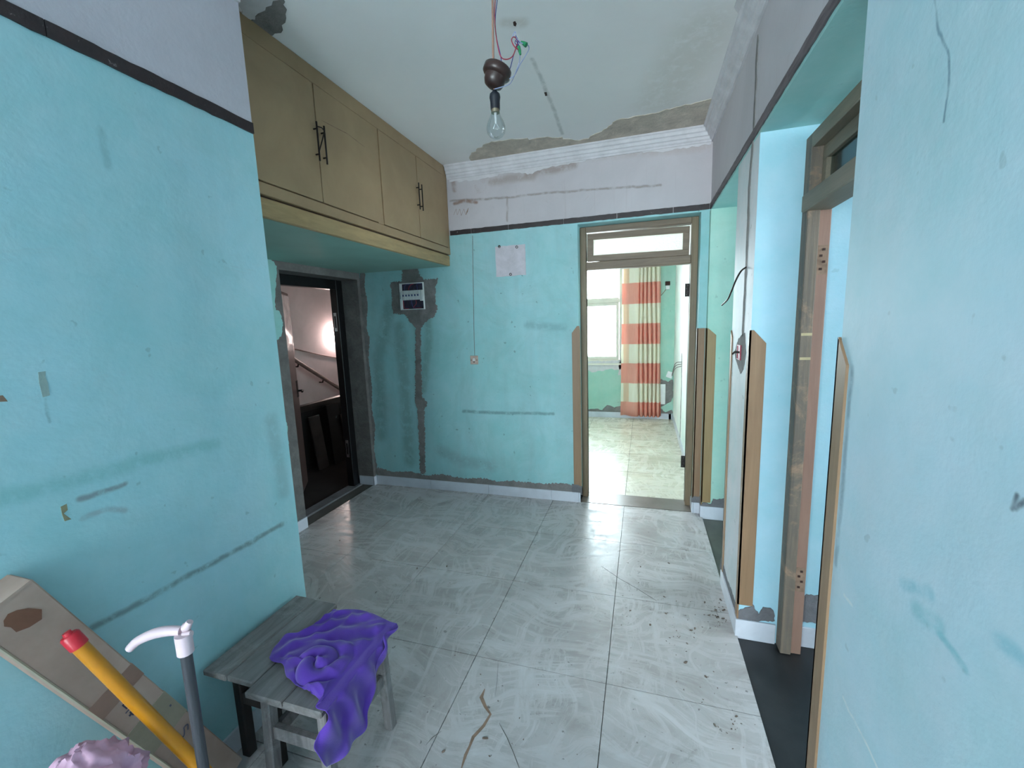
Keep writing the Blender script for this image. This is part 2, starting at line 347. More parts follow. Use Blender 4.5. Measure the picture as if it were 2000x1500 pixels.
def slab(plane, val, sign, pts2, th):
    """polygon lying on the plane (axis = val), th proud of it in direction sign"""
    ax = 'xyz'.index(plane); oth = [i for i in range(3) if i != ax]; bm = bmesh.new()
    pts2 = [Vector((p[0], p[1])) for p in pts2]; n = len(pts2)
    vv, ee, ff, *_ = delaunay_2d_cdt(pts2, [(i, (i+1) % n) for i in range(n)], [list(range(n))], 1, 1e-5)
    def mk(p, t):
        c = [0, 0, 0]; c[ax] = t; c[oth[0]] = p[0]; c[oth[1]] = p[1]; return bm.verts.new(c)
    A = [mk(p, val+sign*th) for p in vv]
    fs = [bm.faces.new([A[i] for i in f]) for f in ff]
    B = {}
    for e in [e for e in bm.edges if len(e.link_faces) == 1]:
        q = []
        for v in e.verts:
            if v not in B: B[v] = mk((v.co[oth[0]], v.co[oth[1]]), val-sign*.001)
            q.append(B[v])
        bm.faces.new((e.verts[0], e.verts[1], q[1], q[0]))
    bmesh.ops.delete(bm, geom=[v for v in bm.verts if not v.link_faces], context='VERTS')
    return bm
def patch(name, mat, parent, plane, val, sign, px, th=.004, step=.02, amp=.006, seed=0):
    """ragged patch on a wall, floor or ceiling plane, outline given in photo pixels"""
    rnd = random.Random(seed)
    P = [{'x': PX, 'y': PY, 'z': F}[plane](x, y, val) for x, y in px]
    ax = 'xyz'.index(plane); oth = [i for i in range(3) if i != ax]
    return obj(name, slab(plane, val, sign, ragged([(p[oth[0]], p[oth[1]]) for p in P], step, amp, rnd), th), mat, parent)
def line_patch(name, mat, parent, plane, val, sign, px, w, th=.0015, seed=0):
    """thin ragged line (crack, chase, scrape) along photo pixels on a plane; w is its width in metres"""
    rnd = random.Random(seed); ax = 'xyz'.index(plane); oth = [i for i in range(3) if i != ax]
    P = [{'x': PX, 'y': PY, 'z': F}[plane](x, y, val) for x, y in px]; P = [Vector((p[oth[0]], p[oth[1]])) for p in P]
    D = []
    for a, b in zip(P, P[1:]):
        n = max(1, int((b-a).length/.03))
        for k in range(n): D.append(a+(b-a)*k/n)
    D.append(P[-1]); L = []; R = []
    for i, p in enumerate(D):
        d = (D[min(i+1, len(D)-1)]-D[max(i-1, 0)]).normalized(); nn = Vector((-d.y, d.x))
        e = .25 if i in (0, len(D)-1) else 1
        L.append(p+nn*w*.5*e*(.6+.8*rnd.random())); R.append(p-nn*w*.5*e*(.6+.8*rnd.random()))
    return obj(name, slab(plane, val, sign, L+R[::-1], th), mat, parent)

# ---------------------------------------------------------------- key planes (metres)
XA, XC, XE, XR = -1.44, -1.59, -2.53, .452
YB, YF, ZC = 3.46, 6.73, 2.85
# ---------------------------------------------------------------- ceiling, floors
ceil = struct('ceiling', boxes((-4.9, 3.7, -5.3, 7.0, ZC, ZC+.12)), 'ceiling', 'white plaster ceiling with bare grey patches along the back cornice')
floor = struct('floor', boxes((-2.78, XR, -.9, YB+.005, -.10, -.010)), 'grout', 'dusty pale floor of large square tiles')
xs = [XR-.59-.6*k for k in range(-1, 5)]; xs[0] = XR
ys = [YB+.002-.605*k for k in range(0, 8)]
tm = {}
def add_tile(par, x0, x1, y0, y1, mat, g=.0016):
    if x1-x0 < .01 or y1-y0 < .01: return
    bm = boxes((x0+g, x1-g, y0+g, y1-g, -.012, 0)); obj('tile', bm, mat, par)
for i in range(len(xs)-1):
    for j in range(len(ys)-1):
        if xs[i] < XA-.2 and ys[j] < 1.3: continue
        add_tile(floor, max(xs[i+1], -2.70), xs[i], ys[j+1], ys[j], 'tile')
struct('floor_rear_room', boxes((-3.7, XR, -5.1, -.901, -.10, -.002)), 'tile', 'tiled floor of the room behind the camera')
floor_far = struct('floor_far_room', boxes((-2.6, .46, YB+.21, 6.78, -.10, -.010)), 'grout', 'bright tiled floor of the room seen through the back doorway')
y0 = YB+.23
for j in range(6):
    for i in range(5):
        add_tile(floor_far, -.138-.6*(i-1)-.6, min(-.138-.6*(i-1), .445), y0+.6*j, min(y0+.6*(j+1), 6.74), 'tile_far')
struct('floor_threshold', boxes((-.50, .39, YB+.006, YB+.228, -.06, .002)), 'threshold', 'brown stone threshold under the back doorway')
struct('floor_side_room', boxes((XR+.002, 3.5, -1.6, 2.30, -.12, -.012)), 'black_floor', 'black stone floor in the side doorway on the right')
struct('floor_corridor', boxes((XR+.002, 2.75, 2.30, YB, -.12, -.014)), 'green_floor', 'dark greenish floor in the opening behind the white pillar')
struct('floor_landing', boxes((-4.9, -2.702, 1.0, 7.0, -.14, -.02)), 'stair_floor', 'dark floor of the stair landing outside the entrance')

# ---------------------------------------------------------------- walls
wl = struct('wall_left', boxes((XA-.2, XA, -.9, 1.39, -.02, ZC), (-2.78, XA-.2, 1.19, 1.39, -.02, ZC), (-3.8, XA-.2, -.9, -.7, -.02, ZC), (-3.8, -3.6, -5.1, -.9, -.02, ZC)), 'teal_left', 'teal painted wall at the left with white band above the dark strip')
we = struct('wall_entrance', boxes((-2.78, XE, 1.39, 2.53, -.02, ZC), (-2.78, XE, 2.53, 3.42, 1.985, ZC), (-2.78, XE, 3.42, YB, -.02, ZC)), 'cement_wall', 'raw cement wall around the entrance door')
wb = struct('wall_back', boxes((-2.78, -.50, YB, YB+.24, -.02, ZC), (-.50, .39, YB, YB+.24, 2.285, ZC), (.39, XR, YB, YB+.24, -.02, ZC)), 'teal_back', 'teal back wall with scraped white band above the dark strip')
wr = struct('wall_right', boxes((XR, XR+.26, -5.1, 1.20, -.02, ZC)), 'blue_near', 'pale blue wall close to the camera at the right')
wbm = struct('wall_beam', boxes((XR, XR+.26, 1.20, YB, 2.285, ZC)), 'beam', 'white beam over the right openings with a teal underside')
bm = boxes((XR, XR+.26, 2.10, 2.52, -.02, 2.285)); wp = struct('wall_pillar', bm, 'blue_reveal', 'pillar between the right openings with greyed white front and blue side')
wp.data.materials.append(M['pillar_white'])
for p in wp.data.polygons:
    if p.normal.x < -.9: p.material_index = 1
struct('wall_partition', boxes((XR+.26, 3.5, 2.115, 2.505, -.02, ZC)), 'blue_reveal', 'light blue wall inside the right side room')
wc = struct('wall_corridor', boxes((.446, 2.75, 3.40, YB+.24, -.02, 2.285), (XR+.26, 2.75, 3.40, YB+.24, 2.285, ZC)), 'mint', 'mint green wall in the opening right of the back doorway')
struct('wall_corridor_end', boxes((2.6, 2.75, 2.505, 2.6, -.02, ZC), (2.6, 2.75, 3.3, 3.40, -.02, ZC), (2.6, 2.75, 2.6, 3.3, -.02, 1.0), (2.6, 2.75, 2.6, 3.3, 2.2, ZC)), 'mint', 'mint end wall of the side corridor')
struct('wall_side_room', boxes((3.4, 3.6, -1.6, 0, -.02, ZC), (3.4, 3.6, 1.6, 2.115, -.02, ZC), (3.4, 3.6, 0, 1.6, -.02, .9), (3.4, 3.6, 0, 1.6, 2.3, ZC), (XR+.26, 3.6, -1.7, -1.5, -.02, ZC)), 'blue_reveal', 'light blue outer wall of the right side room')
wf = struct('wall_far_room', boxes((-2.8, -2.25, YF, YF+.2, -.02, ZC), (-.30, .66, YF, YF+.2, -.02, ZC), (-2.25, -.30, YF, YF+.2, -.02, .86), (-2.25, -.30, YF, YF+.2, 2.5, ZC)), 'mint', 'mint green wall with the window in the far room')
wfr = struct('wall_far_room_right', boxes((.44, .66, YB+.24, YF, -.02, ZC)), 'far_white', 'pale wall at the right of the far room')
struct('wall_far_room_left', boxes((-2.8, -2.6, YB+.24, 4.3, -.02, ZC), (-2.8, -2.6, 6.1, YF, -.02, ZC), (-2.8, -2.6, 4.3, 6.1, -.02, .85), (-2.8, -2.6, 4.3, 6.1, 2.45, ZC)), 'far_white', 'pale wall at the left of the far room')
struct('wall_rear', boxes((-3.6, -3.2, -5.2, -5.0, -.02, ZC), (.2, XR, -5.2, -5.0, -.02, ZC), (-3.2, .2, -5.2, -5.0, -.02, .3), (-3.2, .2, -5.2, -5.0, 2.6, ZC)), 'teal_left', 'teal wall with a wide window behind the camera')
ws = struct('wall_stairwell', boxes((-4.9, -4.6, 1.0, 7.0, -.5, ZC), (-4.6, -2.8, 6.6, 7.0, -.5, ZC), (-4.6, -2.78, 1.0, 1.19, -.5, ZC), (-2.8, -2.6, YF, 7.0, -.5, ZC)), 'stair_wall', 'pinkish plaster wall of the stairwell outside the entrance')
struct('ceiling_soffit', boxes((XE, XC-.034, 1.39, YB, 2.045, 2.06)), 'soffit', 'teal underside of the wall cupboard over the entrance')

# ---------------------------------------------------------------- cornices
PROF = [(0, 2.748), (.010, 2.748), (.012, 2.760), (.022, 2.766), (.026, 2.782), (.036, 2.786), (.042, 2.806), (.054, 2.812), (.058, 2.832), (.068, 2.838), (.070, ZC), (0, ZC)]
def sweep(prof, f0, f1):
    bm = bmesh.new(); A = [bm.verts.new(f0(*p)) for p in prof]; B = [bm.verts.new(f1(*p)) for p in prof]; n = len(A)
    for i in range(n): bm.faces.new((A[i], A[(i+1) % n], B[(i+1) % n], B[i]))
    bm.faces.new(A[::-1]); bm.faces.new(B); return bm
c1 = struct('trim_1', sweep([(d*.8, z) for d, z in PROF], lambda d, z: (XC+.002, YB-d, z), lambda d, z: (XR, YB-d, z)), 'cornice', 'white stepped cornice along the top of the back wall')
c2 = struct('trim_2', sweep(PROF, lambda d, z: (XR-d, -.9, z), lambda d, z: (XR-d, YB, z)), 'cornice', 'white stepped cornice smeared with plaster along the right wall')
struct('trim_3', sweep(PROF, lambda d, z: (XA+d, -.9, z), lambda d, z: (XA+d, 1.39, z)), 'cornice', 'white cornice end at the top of the left wall')
# dark bands under the white zone, laid in short pieces
def band(name, label, pieces, fn):
    root = sthing(name, label, fn(pieces[0][0]))
    for k, (a, b) in enumerate(pieces):
        rnd = random.Random(k+len(name)*7); mt = 'strip_worn' if name == 'trim_5' else 'strip'
        P = ragged([(a, 2.298), (b, 2.298), (b, 2.336), (a, 2.336)], .03, .0016, rnd)
        obj('band_piece', slab('y' if name == 'trim_4' else 'x', {'trim_4': YB, 'trim_5': XR, 'trim_6': XA}[name], 1 if name == 'trim_6' else -1, P, .007), mt, root)
j = [XC+.004] + [PY(x, 440, YB).x for x in (920, 993, 1101)] + [-.2, .2, XR-.008]
band('trim_4', 'dark brown band of short pieces across the back wall', [(a+.002, b-.002) for a, b in zip(j, j[1:])], lambda a: (a, YB, 2.3))
band('trim_5', 'dark brown band along the white beam of the right wall', [(a+.001, a+.579) for a in [YB-.58*k for k in range(1, 8)]], lambda a: (XR, a, 2.3))
band('trim_6', 'dark brown band across the teal left wall', [(a+.001, a+.599) for a in [.79-.6*k for k in range(0, 3)]], lambda a: (XA, a, 2.3))

# ---------------------------------------------------------------- skirting tiles
def skirt(name, label, pieces):
    root = sthing(name, label, (pieces[0][0], pieces[0][2], 0))
    for b in pieces:
        bm = bmesh.new(); bx(bm, *b, bev=.0015); obj('skirting_tile', bm, 'skirt', root)
ZS = .088
jx = [XE+.004] + [PY(x, 950, YB).x for x in (843, 955, 1077)] + [-.512]
skirt('baseboard_back', 'white skirting tiles along the teal back wall', [(a+.001, b-.001, YB-.011, YB, 0, ZS) for a, b in zip(jx, jx[1:])])
skirt('baseboard_doorway', 'short white skirting returns at the back doorway', [(-.511, -.500, YB-.011, YB+.15, 0, ZS), (.379, .39, YB-.011, YB+.15, 0, ZS), (.391, .436, YB-.011, YB, 0, ZS)])
skirt('baseboard_entrance', 'short white skirting tiles either side of the entrance door', [(-2.69, XE+.01, 3.409, 3.42, 0, ZS), (XE, XE+.011, 3.409, YB-.012, 0, ZS), (XE, XE+.012, 1.95, 2.53, 0, ZS), (XE, XE+.012, 1.40, 1.948, 0, ZS)])
skirt('baseboard_corridor', 'white skirting tile in the opening behind the pillar', [(.434, 1.02, 3.389, 3.40, -.014, ZS), (.434, .445, 3.40, YB-.012, 0, ZS)])
skirt('baseboard_pillar', 'white skirting tiles on two sides of the pillar', [(XR-.011, XR, 2.10, 2.52, 0, ZS), (XR-.011, .612, 2.089, 2.0995, -.012, ZS)])
skirt('baseboard_side_room', 'white skirting tile inside the right side room', [(.72, 1.3, 2.104, 2.115, -.012, ZS)])
skirt('baseboard_far_room', 'white skirting tiles round the far room', [(-1.98+.6*k, -1.382+.6*k, YF-.011, YF, 0, ZS) for k in range(-1, 4)] + [(.38, .428, YF-.011, YF, 0, ZS)] + [(.429, .44, 3.72+.6*k, 4.318+.6*k, 0, ZS) for k in range(5)])
skirt('baseboard_left', 'white skirting tiles low on the left wall', [(XA, XA+.011, .79-.6*k, 1.388-.6*k, 0, ZS) for k in range(3)])

# ---------------------------------------------------------------- corner guard boards
def guard(name, label, mat, parts):
    root = sthing(name, label, parts[0][3])
    for plane, val, sign, base, pts, th in [(p[0], p[1], p[2], p[3], p[4], p[5]) for p in parts]:
        obj('board', slab(plane, val, sign, pts, th), mat, root)
ZG = 1.455
guard('trim_7', 'brown corner board left of the back doorway', 'guard', [('y', YB, -1, (-.53, YB, .1), [(-.555, .105), (-.500, .105), (-.500, 1.50), (-.512, 1.50), (-.555, 1.445)], .006), ('x', -.50, 1, 0, [(YB-.006, .105), (YB+.05, .105), (YB+.05, 1.46), (YB-.006, 1.50)], .006)])
guard('trim_8', 'brown board on the narrow wall right of the back doorway', 'guard', [('y', YB, -1, (.41, YB, .1), [(.384, .10), (.437, .10), (.437, ZG), (.384, ZG)], .006), ('x', .39, -1, 0, [(YB-.006, .105), (YB+.05, .105), (YB+.05, 1.45), (YB-.006, ZG)], .006)])
guard('trim_9', 'ochre corner board with slanted top on the mint wall', 'guard2', [('y', 3.40, -1, (.47, 3.4, .1), [(.440, .12), (.506, .12), (.506, 1.405), (.452, ZG), (.440, ZG)], .006), ('x', .446, -1, 0, [(3.394, .10), (YB-.007, .10), (YB-.007, ZG), (3.394, ZG)], .006)])
guard('trim_10', 'brown corner board with slanted top on the pillar', 'guard', [('y', 2.10, -1, (.47, 2.1, .1), [(.446, .165), (.512, .165), (.512, 1.42), (.462, 1.478), (.446, 1.478)], .006), ('x', XR, -1, 0, [(2.094, .09), (2.135, .09), (2.135, 1.41), (2.094, 1.478)], .006)])
guard('trim_11', 'thin brown board on the far edge of the pillar', 'guard', [('x', XR, -1, (XR, 2.5, .1), [(2.490, .09), (2.526, .09), (2.526, 1.465), (2.490, 1.43)], .006), ('y', 2.52, 1, 0, [(.446, .09), (.50, .09), (.50, 1.42), (.446, 1.465)], .006)])
guard('trim_12', 'brown corner board on the edge of the pale blue wall', 'guard', [('x', XR, -1, (XR, 1.18, 0), [(1.152, 0), (1.206, 0), (1.206, 1.487), (1.152, 1.425)], .006), ('y', 1.20, 1, 0, [(.446, 0), (.51, 0), (.51, 1.42), (.446, 1.487)], .006)])

# ---------------------------------------------------------------- cement, plaster and paint damage (each lies on its wall)
patch('cement_patch', 'cement', wb, 'y', YB, -1, [(787, 521), (817, 519), (818, 535), (827, 546), (856, 544), (850, 562), (851, 590), (855, 603), (849, 619), (836, 625), (828, 634), (822, 642), (822, 700), (825, 775), (835, 788), (829, 800), (831, 925), (821, 925), (816, 800), (811, 786), (812, 640), (800, 628), (792, 615), (768, 612), (763, 552), (784, 550)], .004, .010, .008, 1)
patch('cement_patch', 'cement', wb, 'y', YB, -1, [(738, 913), (770, 922), (800, 921), (830, 928), (860, 926), (905, 934), (950, 934), (975, 941), (1000, 939), (1060, 945), (1100, 943), (1118, 947), (1130, 966), (736, 934)], .003, .010, .008, 2)
patch('cement_patch', 'cement', wb, 'y', YB, -1, [(706, 523), (713, 526), (712, 560), (718, 590), (716, 640), (722, 660), (720, 700), (727, 760), (726, 800), (733, 830), (731, 880), (738, 918), (735, 930), (728, 925), (700, 560)], .003, .012, .006, 3)
M['brown_smear'] = flat('brown_smear', (150, 122, 104), .9, .2, 20)
for k, (a, b) in enumerate(zip([(886, 420), (891, 408), (893, 420), (898, 408), (901, 421), (906, 408), (910, 420)], [(891, 408), (893, 420), (898, 408), (901, 421), (906, 408), (910, 420), (915, 406)])):
    line_patch('smear', 'brown_smear', wb, 'y', YB, -1, [a, b], .008, .0008, 8+k)
M['white_smear'] = flat('white_plaster', (210, 205, 208), .9, .06, 12)
patch('plaster_smear', 'white_smear', wb, 'y', YB, -1, [(877, 349), (960, 336), (1060, 321), (1200, 300), (1390, 270), (1389, 282), (1300, 296), (1240, 297), (1180, 306), (1120, 318), (1060, 330), (1040, 340), (990, 338), (930, 352), (878, 356)], .002, .02, .008, 30)
patch('bare_patch', 'cement_warm', ceil, 'z', ZC, -1, [(917, 305), (930, 292), (960, 276), (1000, 271), (1030, 269), (1033, 273), (1060, 268), (1098, 267), (1100, 271), (1130, 274), (1150, 270), (1158, 263), (1185, 250), (1205, 234), (1260, 224), (1330, 207), (1393, 192), (1390, 246), (1150, 284), (925, 318)], .003, .03, .012, 40)
patch('bare_patch', 'cement', ceil, 'z', ZC, -1, [(478, 50), (500, 30), (522, -8), (548, -8), (560, 18), (559, 34), (550, 48), (549, 63), (520, 68), (500, 56)], .003, .02, .008, 41)
patch('plaster_smear', 'white_smear', ceil, 'z', ZC, -1, [(430, -40), (545, -10), (530, 8), (508, 22), (498, 36), (480, 34)], .005, .02, .01, 42)
patch('plaster_smear', 'white_smear', ceil, 'z', ZC, -1, [(1394, 250), (1402, 190), (1412, 155), (1424, 110), (1428, 80), (1440, 50), (1438, 20), (1452, -30), (1500, -30), (1460, 100), (1420, 220)], .004, .03, .014, 43)
patch('hook_hole', 'cab_gap', ceil, 'z', ZC, -1, [(1002, 43), (1006, 41), (1009, 46), (1007, 51), (1003, 49)], .002, .01, .001, 45)
patch('hook_hole', 'cab_gap', ceil, 'z', ZC, -1, [(1063, 180), (1068, 180), (1069, 186), (1065, 187)], .002, .01, .001, 46)
# entrance wall: teal paint left around the raw cement
patch('paint_patch', 'teal_entry', we, 'x', XE, 1, [(512, 480), (524, 500), (540, 520), (536, 590), (541, 620), (538, 700), (536, 720), (560, 830), (566, 900), (575, 985), (560, 990), (470, 990), (440, 480)], .003, .015, .006, 50)
patch('paint_patch', 'teal_entry', we, 'x', XE, 1, [(531, 604), (545, 608), (552, 630), (549, 655), (541, 664), (530, 655)], .004, .01, .004, 51)
patch('paint_patch', 'teal_entry', we, 'x', XE, 1, [(520, 486), (700, 522), (703, 516), (690, 500), (520, 470)], .003, .02, .004, 52)
# pillar front: chased conduit and box recess
line_patch('cement_patch', 'cement', wbm, 'x', XR, -1, [(1481, 68), (1477, 160), (1472, 270)], .030, .003, 60)
line_patch('cement_patch', 'cement', wp, 'x', XR, -1, [(1472, 270), (1465, 350), (1460, 480), (1456, 560), (1451, 660)], .034, .003, 61)
patch('cement_patch', 'cement', wp, 'x', XR, -1, [(1444, 660), (1455, 650), (1457, 690), (1452, 722), (1447, 730), (1439, 705), (1435, 690)], .003, .012, .004, 62)
for k, q in enumerate([[(1440, 1240), (1439, 1207), (1442, 1193), (1455, 1186), (1468, 1184), (1470, 1180), (1476, 1192), (1482, 1199), (1490, 1185), (1505, 1187), (1512, 1197), (1513, 1212), (1440, 1212)]]):
    patch('cement_patch', 'cement_dark', wp, 'y', 2.10, -1, q, .004, .01, .004, 63+k)
patch('cement_patch', 'cement_dark', wp, 'x', XR, -1, [(1409, 1090), (1413, 1100), (1420, 1130), (1428, 1150), (1434, 1170), (1440, 1185), (1441, 1204), (1407, 1110)], .003, .012, .004, 66)
patch('cement_patch', 'cement_dark', bpy.data.objects['wall_partition'], 'y', 2.115, -1, [(1558, 1176), (1566, 1170), (1575, 1160), (1590, 1163), (1612, 1160), (1612, 1216), (1556, 1214)], .004, .01, .004, 65)
patch('cement_patch', 'cement_dark', wc, 'y', 3.40, -1, [(1367, 985), (1375, 981), (1388, 984), (1392, 974), (1403, 975), (1414, 973), (1440, 972), (1440, 1000), (1367, 992)], .0075, .01, .004, 67)
patch('cement_patch', 'cement_dark', wb, 'y', YB, -1, [(1350, 974), (1356, 968), (1364, 970), (1372, 966), (1374, 990), (1350, 984)], .0075, .01, .003, 68)
patch('cement_patch', 'cement_dark', wb, 'y', YB, -1, [(1117, 945), (1127, 946), (1137, 950), (1137, 966), (1117, 962)], .0075, .01, .003, 69)
# left wall: pale scrape where a rail was, tape rest, scuffs
M['tape'] = flat('old_tape', (150, 172, 168), .6, .1, 20)
patch('tape_rest', 'tape', wl, 'x', XA, 1, [(74, 727), (89, 725), (88, 736), (93, 748), (97, 772), (83, 776), (76, 748)], .0012, .02, .002, 72)
M['ochre_stain'] = flat('ochre_stain', (140, 136, 108), .8, .2, 20)
patch('stain', 'ochre_stain', wl, 'x', XA, 1, [(118, 990), (130, 984), (132, 996), (124, 1003), (139, 1014), (126, 1018), (121, 1005)], .001, .02, .004, 73)
patch('paint_chip', 'brown_smear', wl, 'x', XA, 1, [(-20, 775), (5, 772), (15, 784), (-20, 786)], .001, .02, .003, 74)
# right wall scrapes
M['teal_scratch'] = flat('teal_scratch', (112, 176, 190), .7, .1, 20)
M['white_scratch'] = flat('white_scratch', (196, 208, 214), .7, .1, 20)
# far room damage
patch('cement_patch', 'cement', wf, 'y', YF, -1, [(1145, 800), (1165, 798), (1176, 801), (1186, 791), (1200, 796), (1215, 792), (1245, 795), (1290, 798), (1300, 805), (1312, 800), (1316, 808), (1145, 808)], .003, .03, .01, 90)
patch('cement_patch', 'cement', wf, 'y', YF, -1, [(1286, 743), (1292, 740), (1305, 746), (1314, 741), (1315, 770), (1311, 784), (1300, 790), (1286, 796)], .003, .03, .01, 91)
patch('plaster_smear', 'white_smear', wf, 'y', YF, -1, [(1145, 706), (1218, 704), (1218, 720), (1205, 722), (1190, 721), (1160, 727), (1145, 724)], .003, .03, .012, 92)
patch('plaster_smear', 'white_smear', wf, 'y', YF, -1, [(1215, 560), (1222, 560), (1222, 735), (1207, 733), (1212, 700)], .003, .03, .012, 93)
line_patch('cement_patch', 'cement', wfr, 'x', .44, -1, [(1332, 690), (1331, 760), (1329, 830), (1327, 900)], .05, .003, 94)
# tile cracks, spilled mortar and litter
for k, (q, wd) in enumerate([([(1175, 1106), (1210, 1130), (1245, 1150), (1283, 1174)], .0022), ([(947, 1345), (940, 1362), (948, 1380), (958, 1395), (945, 1418), (925, 1440), (910, 1475), (900, 1505)], .012), ([(975, 1412), (990, 1440), (1003, 1470), (1016, 1505)], .0025), ([(862, 1428), (845, 1440), (832, 1455)], .0025), ([(973, 1290), (971, 1330), (967, 1360)], .0012)]):
    line_patch('tile_crack', 'brown_smear' if k == 1 else 'grout', floor, 'z', 0, 1, q, wd, .0006, 100+k)

bm = bmesh.new(); rnd = random.Random(77)
spots = [(1395, 1205, 26, .10, 50), (1330, 1240, 50, .2, 26), (1250, 1200, 110, .3, 16), (1420, 1420, 40, .2, 14), (1380, 1350, 60, .25, 14), (1000, 1400, 160, .4, 14), (900, 1120, 120, .35, 12), (1270, 1090, 80, .3, 8), (650, 1020, 60, .3, 8)]
for cx_, cy_, sp, _, n_ in spots:
    for k in range(n_):
        p = F(cx_+rnd.gauss(0, sp*.5), cy_+rnd.gauss(0, sp*.6)); r = rnd.uniform(.0012, .0035) if k % 7 else rnd.uniform(.004, .008)
        if p.x > XR-.02: continue
        vv = bmesh.ops.create_icosphere(bm, subdivisions=1, radius=r, matrix=Matrix.Translation((p.x, p.y, r*.25)) @ Matrix.Rotation(rnd.random()*6, 4, 'Z') @ Matrix.Diagonal((1.6, .8, .35, 1)))['verts']
        for v in vv: v.co += Vector((rnd.gauss(0, r*.2), rnd.gauss(0, r*.2), 0)); v.co.z = max(v.co.z, .0002)
M['crumb'] = flat('mortar_crumb', (118, 102, 92), .9, .25, 40)
tag(obj('mortar_crumbs', bm, 'crumb'), 'small brown mortar crumbs scattered over the tiled floor', 'debris', None, 'stuff')

# ---------------------------------------------------------------- back doorway frame with transom
FY0, FY1 = YB+.12, YB+.20
d1 = sthing('door_1', 'weathered brown door frame with a frosted transom in the back wall', (-.05, FY0, 0))
for x0, x1 in ((-.500, -.452), (.340, .389)):
    bm = bmesh.new(); bx(bm, x0, x1, FY0, FY1, .002, 2.283, bev=.003); bx(bm, x0+(.0 if x0 > 0 else .010), x1-(.010 if x0 > 0 else 0), FY0+.03, FY1, .003, 2.1)
    obj('post', bm, 'frame', d1)
bm = bmesh.new(); bx(bm, -.452, .340, FY0, FY1, 2.238, 2.283, bev=.003); obj('head', bm, 'frame_h', d1)
bm = bmesh.new(); bx(bm, -.452, .340, FY0-.004, FY1, 1.945, 2.008, bev=.004); obj('transom_rail', bm, 'frame_h', d1)
def sash(par, x0, x1, z0, z1, y0, y1, wd, mat, tilt=0):
    bm = bmesh.new()
    for b in ((x0, x1, y0, y1, z1-wd, z1), (x0, x1, y0, y1, z0, z0+wd), (x0, x0+wd, y0, y1, z0+wd, z1-wd), (x1-wd, x1, y0, y1, z0+wd, z1-wd)): bx(bm, *b, bev=.002)
    c = Vector(((x0+x1)/2, (y0+y1)/2, (z0+z1)/2)); R = Matrix.Rotation(tilt, 3, 'Y')
    for v in bm.verts: v.co = c + R @ (v.co-c)
    s = obj('transom_sash', bm, mat, par)
    bm = boxes((x0+wd-.004, x1-wd+.004, (y0+y1)/2-.002, (y0+y1)/2+.002, z0+wd-.004, z1-wd+.004))
    for v in bm.verts: v.co = c + R @ (v.co-c)
    obj('glass_pane', bm, 'frost', s); return s
sash(d1, -.441, .328, 2.010, 2.226, FY0+.012, FY0+.045, .046, 'frame_h', math.radians(.7))
for z in (1.70, .30):
    bm = boxes((.310, .341, FY1-.003, FY1+.001, z, z+.10)); h = obj('hinge', bm, 'iron', d1)
    bm = bmesh.new()
    for k in range(4): bmesh.ops.create_uvsphere(bm, u_segments=6, v_segments=4, radius=.004, matrix=Matrix.Translation((.322+.008*(k % 2), FY1-.003, z+.015+.023*k)))
    obj('screw', bm, 'steel', h)

# ---------------------------------------------------------------- right side door frame
d2 = sthing('door_2', 'old weathered door frame with transom in the right niche', (.66, 2.07, 0))
bm = bmesh.new(); bx(bm, .618, .662, 2.032, 2.098, -.01, 2.235, bev=.003); obj('post', bm, 'weathered', d2)
bm = bmesh.new(); bx(bm, .662, .705, 2.044, 2.112, -.01, 2.235, bev=.003); obj('post', bm, 'pinkwood', d2)
bm = bmesh.new(); bx(bm, .618, .705, 1.202, 1.27, -.01, 2.235, bev=.003); obj('post', bm, 'weathered', d2)
bm = bmesh.new(); bx(bm, .618, .705, 1.27, 2.032, 2.180, 2.235, bev=.003); obj('head', bm, 'frame_hy', d2)
bm = bmesh.new(); bx(bm, .606, .705, 1.205, 2.070, 1.945, 2.012, bev=.005); obj('transom_rail', bm, 'frame_hy', d2)
bm = bmesh.new()
for b in ((.655, .69, 1.275, 2.025, 2.125, 2.176), (.655, .69, 1.275, 2.025, 2.014, 2.04), (.655, .69, 1.985, 2.025, 2.04, 2.125), (.655, .69, 1.275, 1.315, 2.04, 2.125)): bx(bm, *b, bev=.002)
s = obj('transom_sash', bm, 'frame_hy', d2); obj('glass_pane', boxes((.670, .674, 1.312, 1.988, 2.037, 2.128)), 'dim_glass', s)
for z in (1.695, .305):
    bm = boxes((.664, .700, 2.0415, 2.0455, z, z+.115)); h = obj('hinge_recess', bm, 'brown_smear', d2)
    bm = bmesh.new()
    for zz, xx in ((.018, .672), (.046, .682), (.070, .671), (.094, .680)): bx(bm, xx, xx+.010, 2.039, 2.043, z+zz, z+zz+.009)
    obj('screw_hole', bm, 'cab_gap', h)
M['masking'] = flat('masking_tape', (196, 178, 140), .7)
for z in (1.452, 1.352): obj('tape_strip', boxes((.622, .661, 2.0305, 2.0325, z, z+.011)), 'masking', d2)

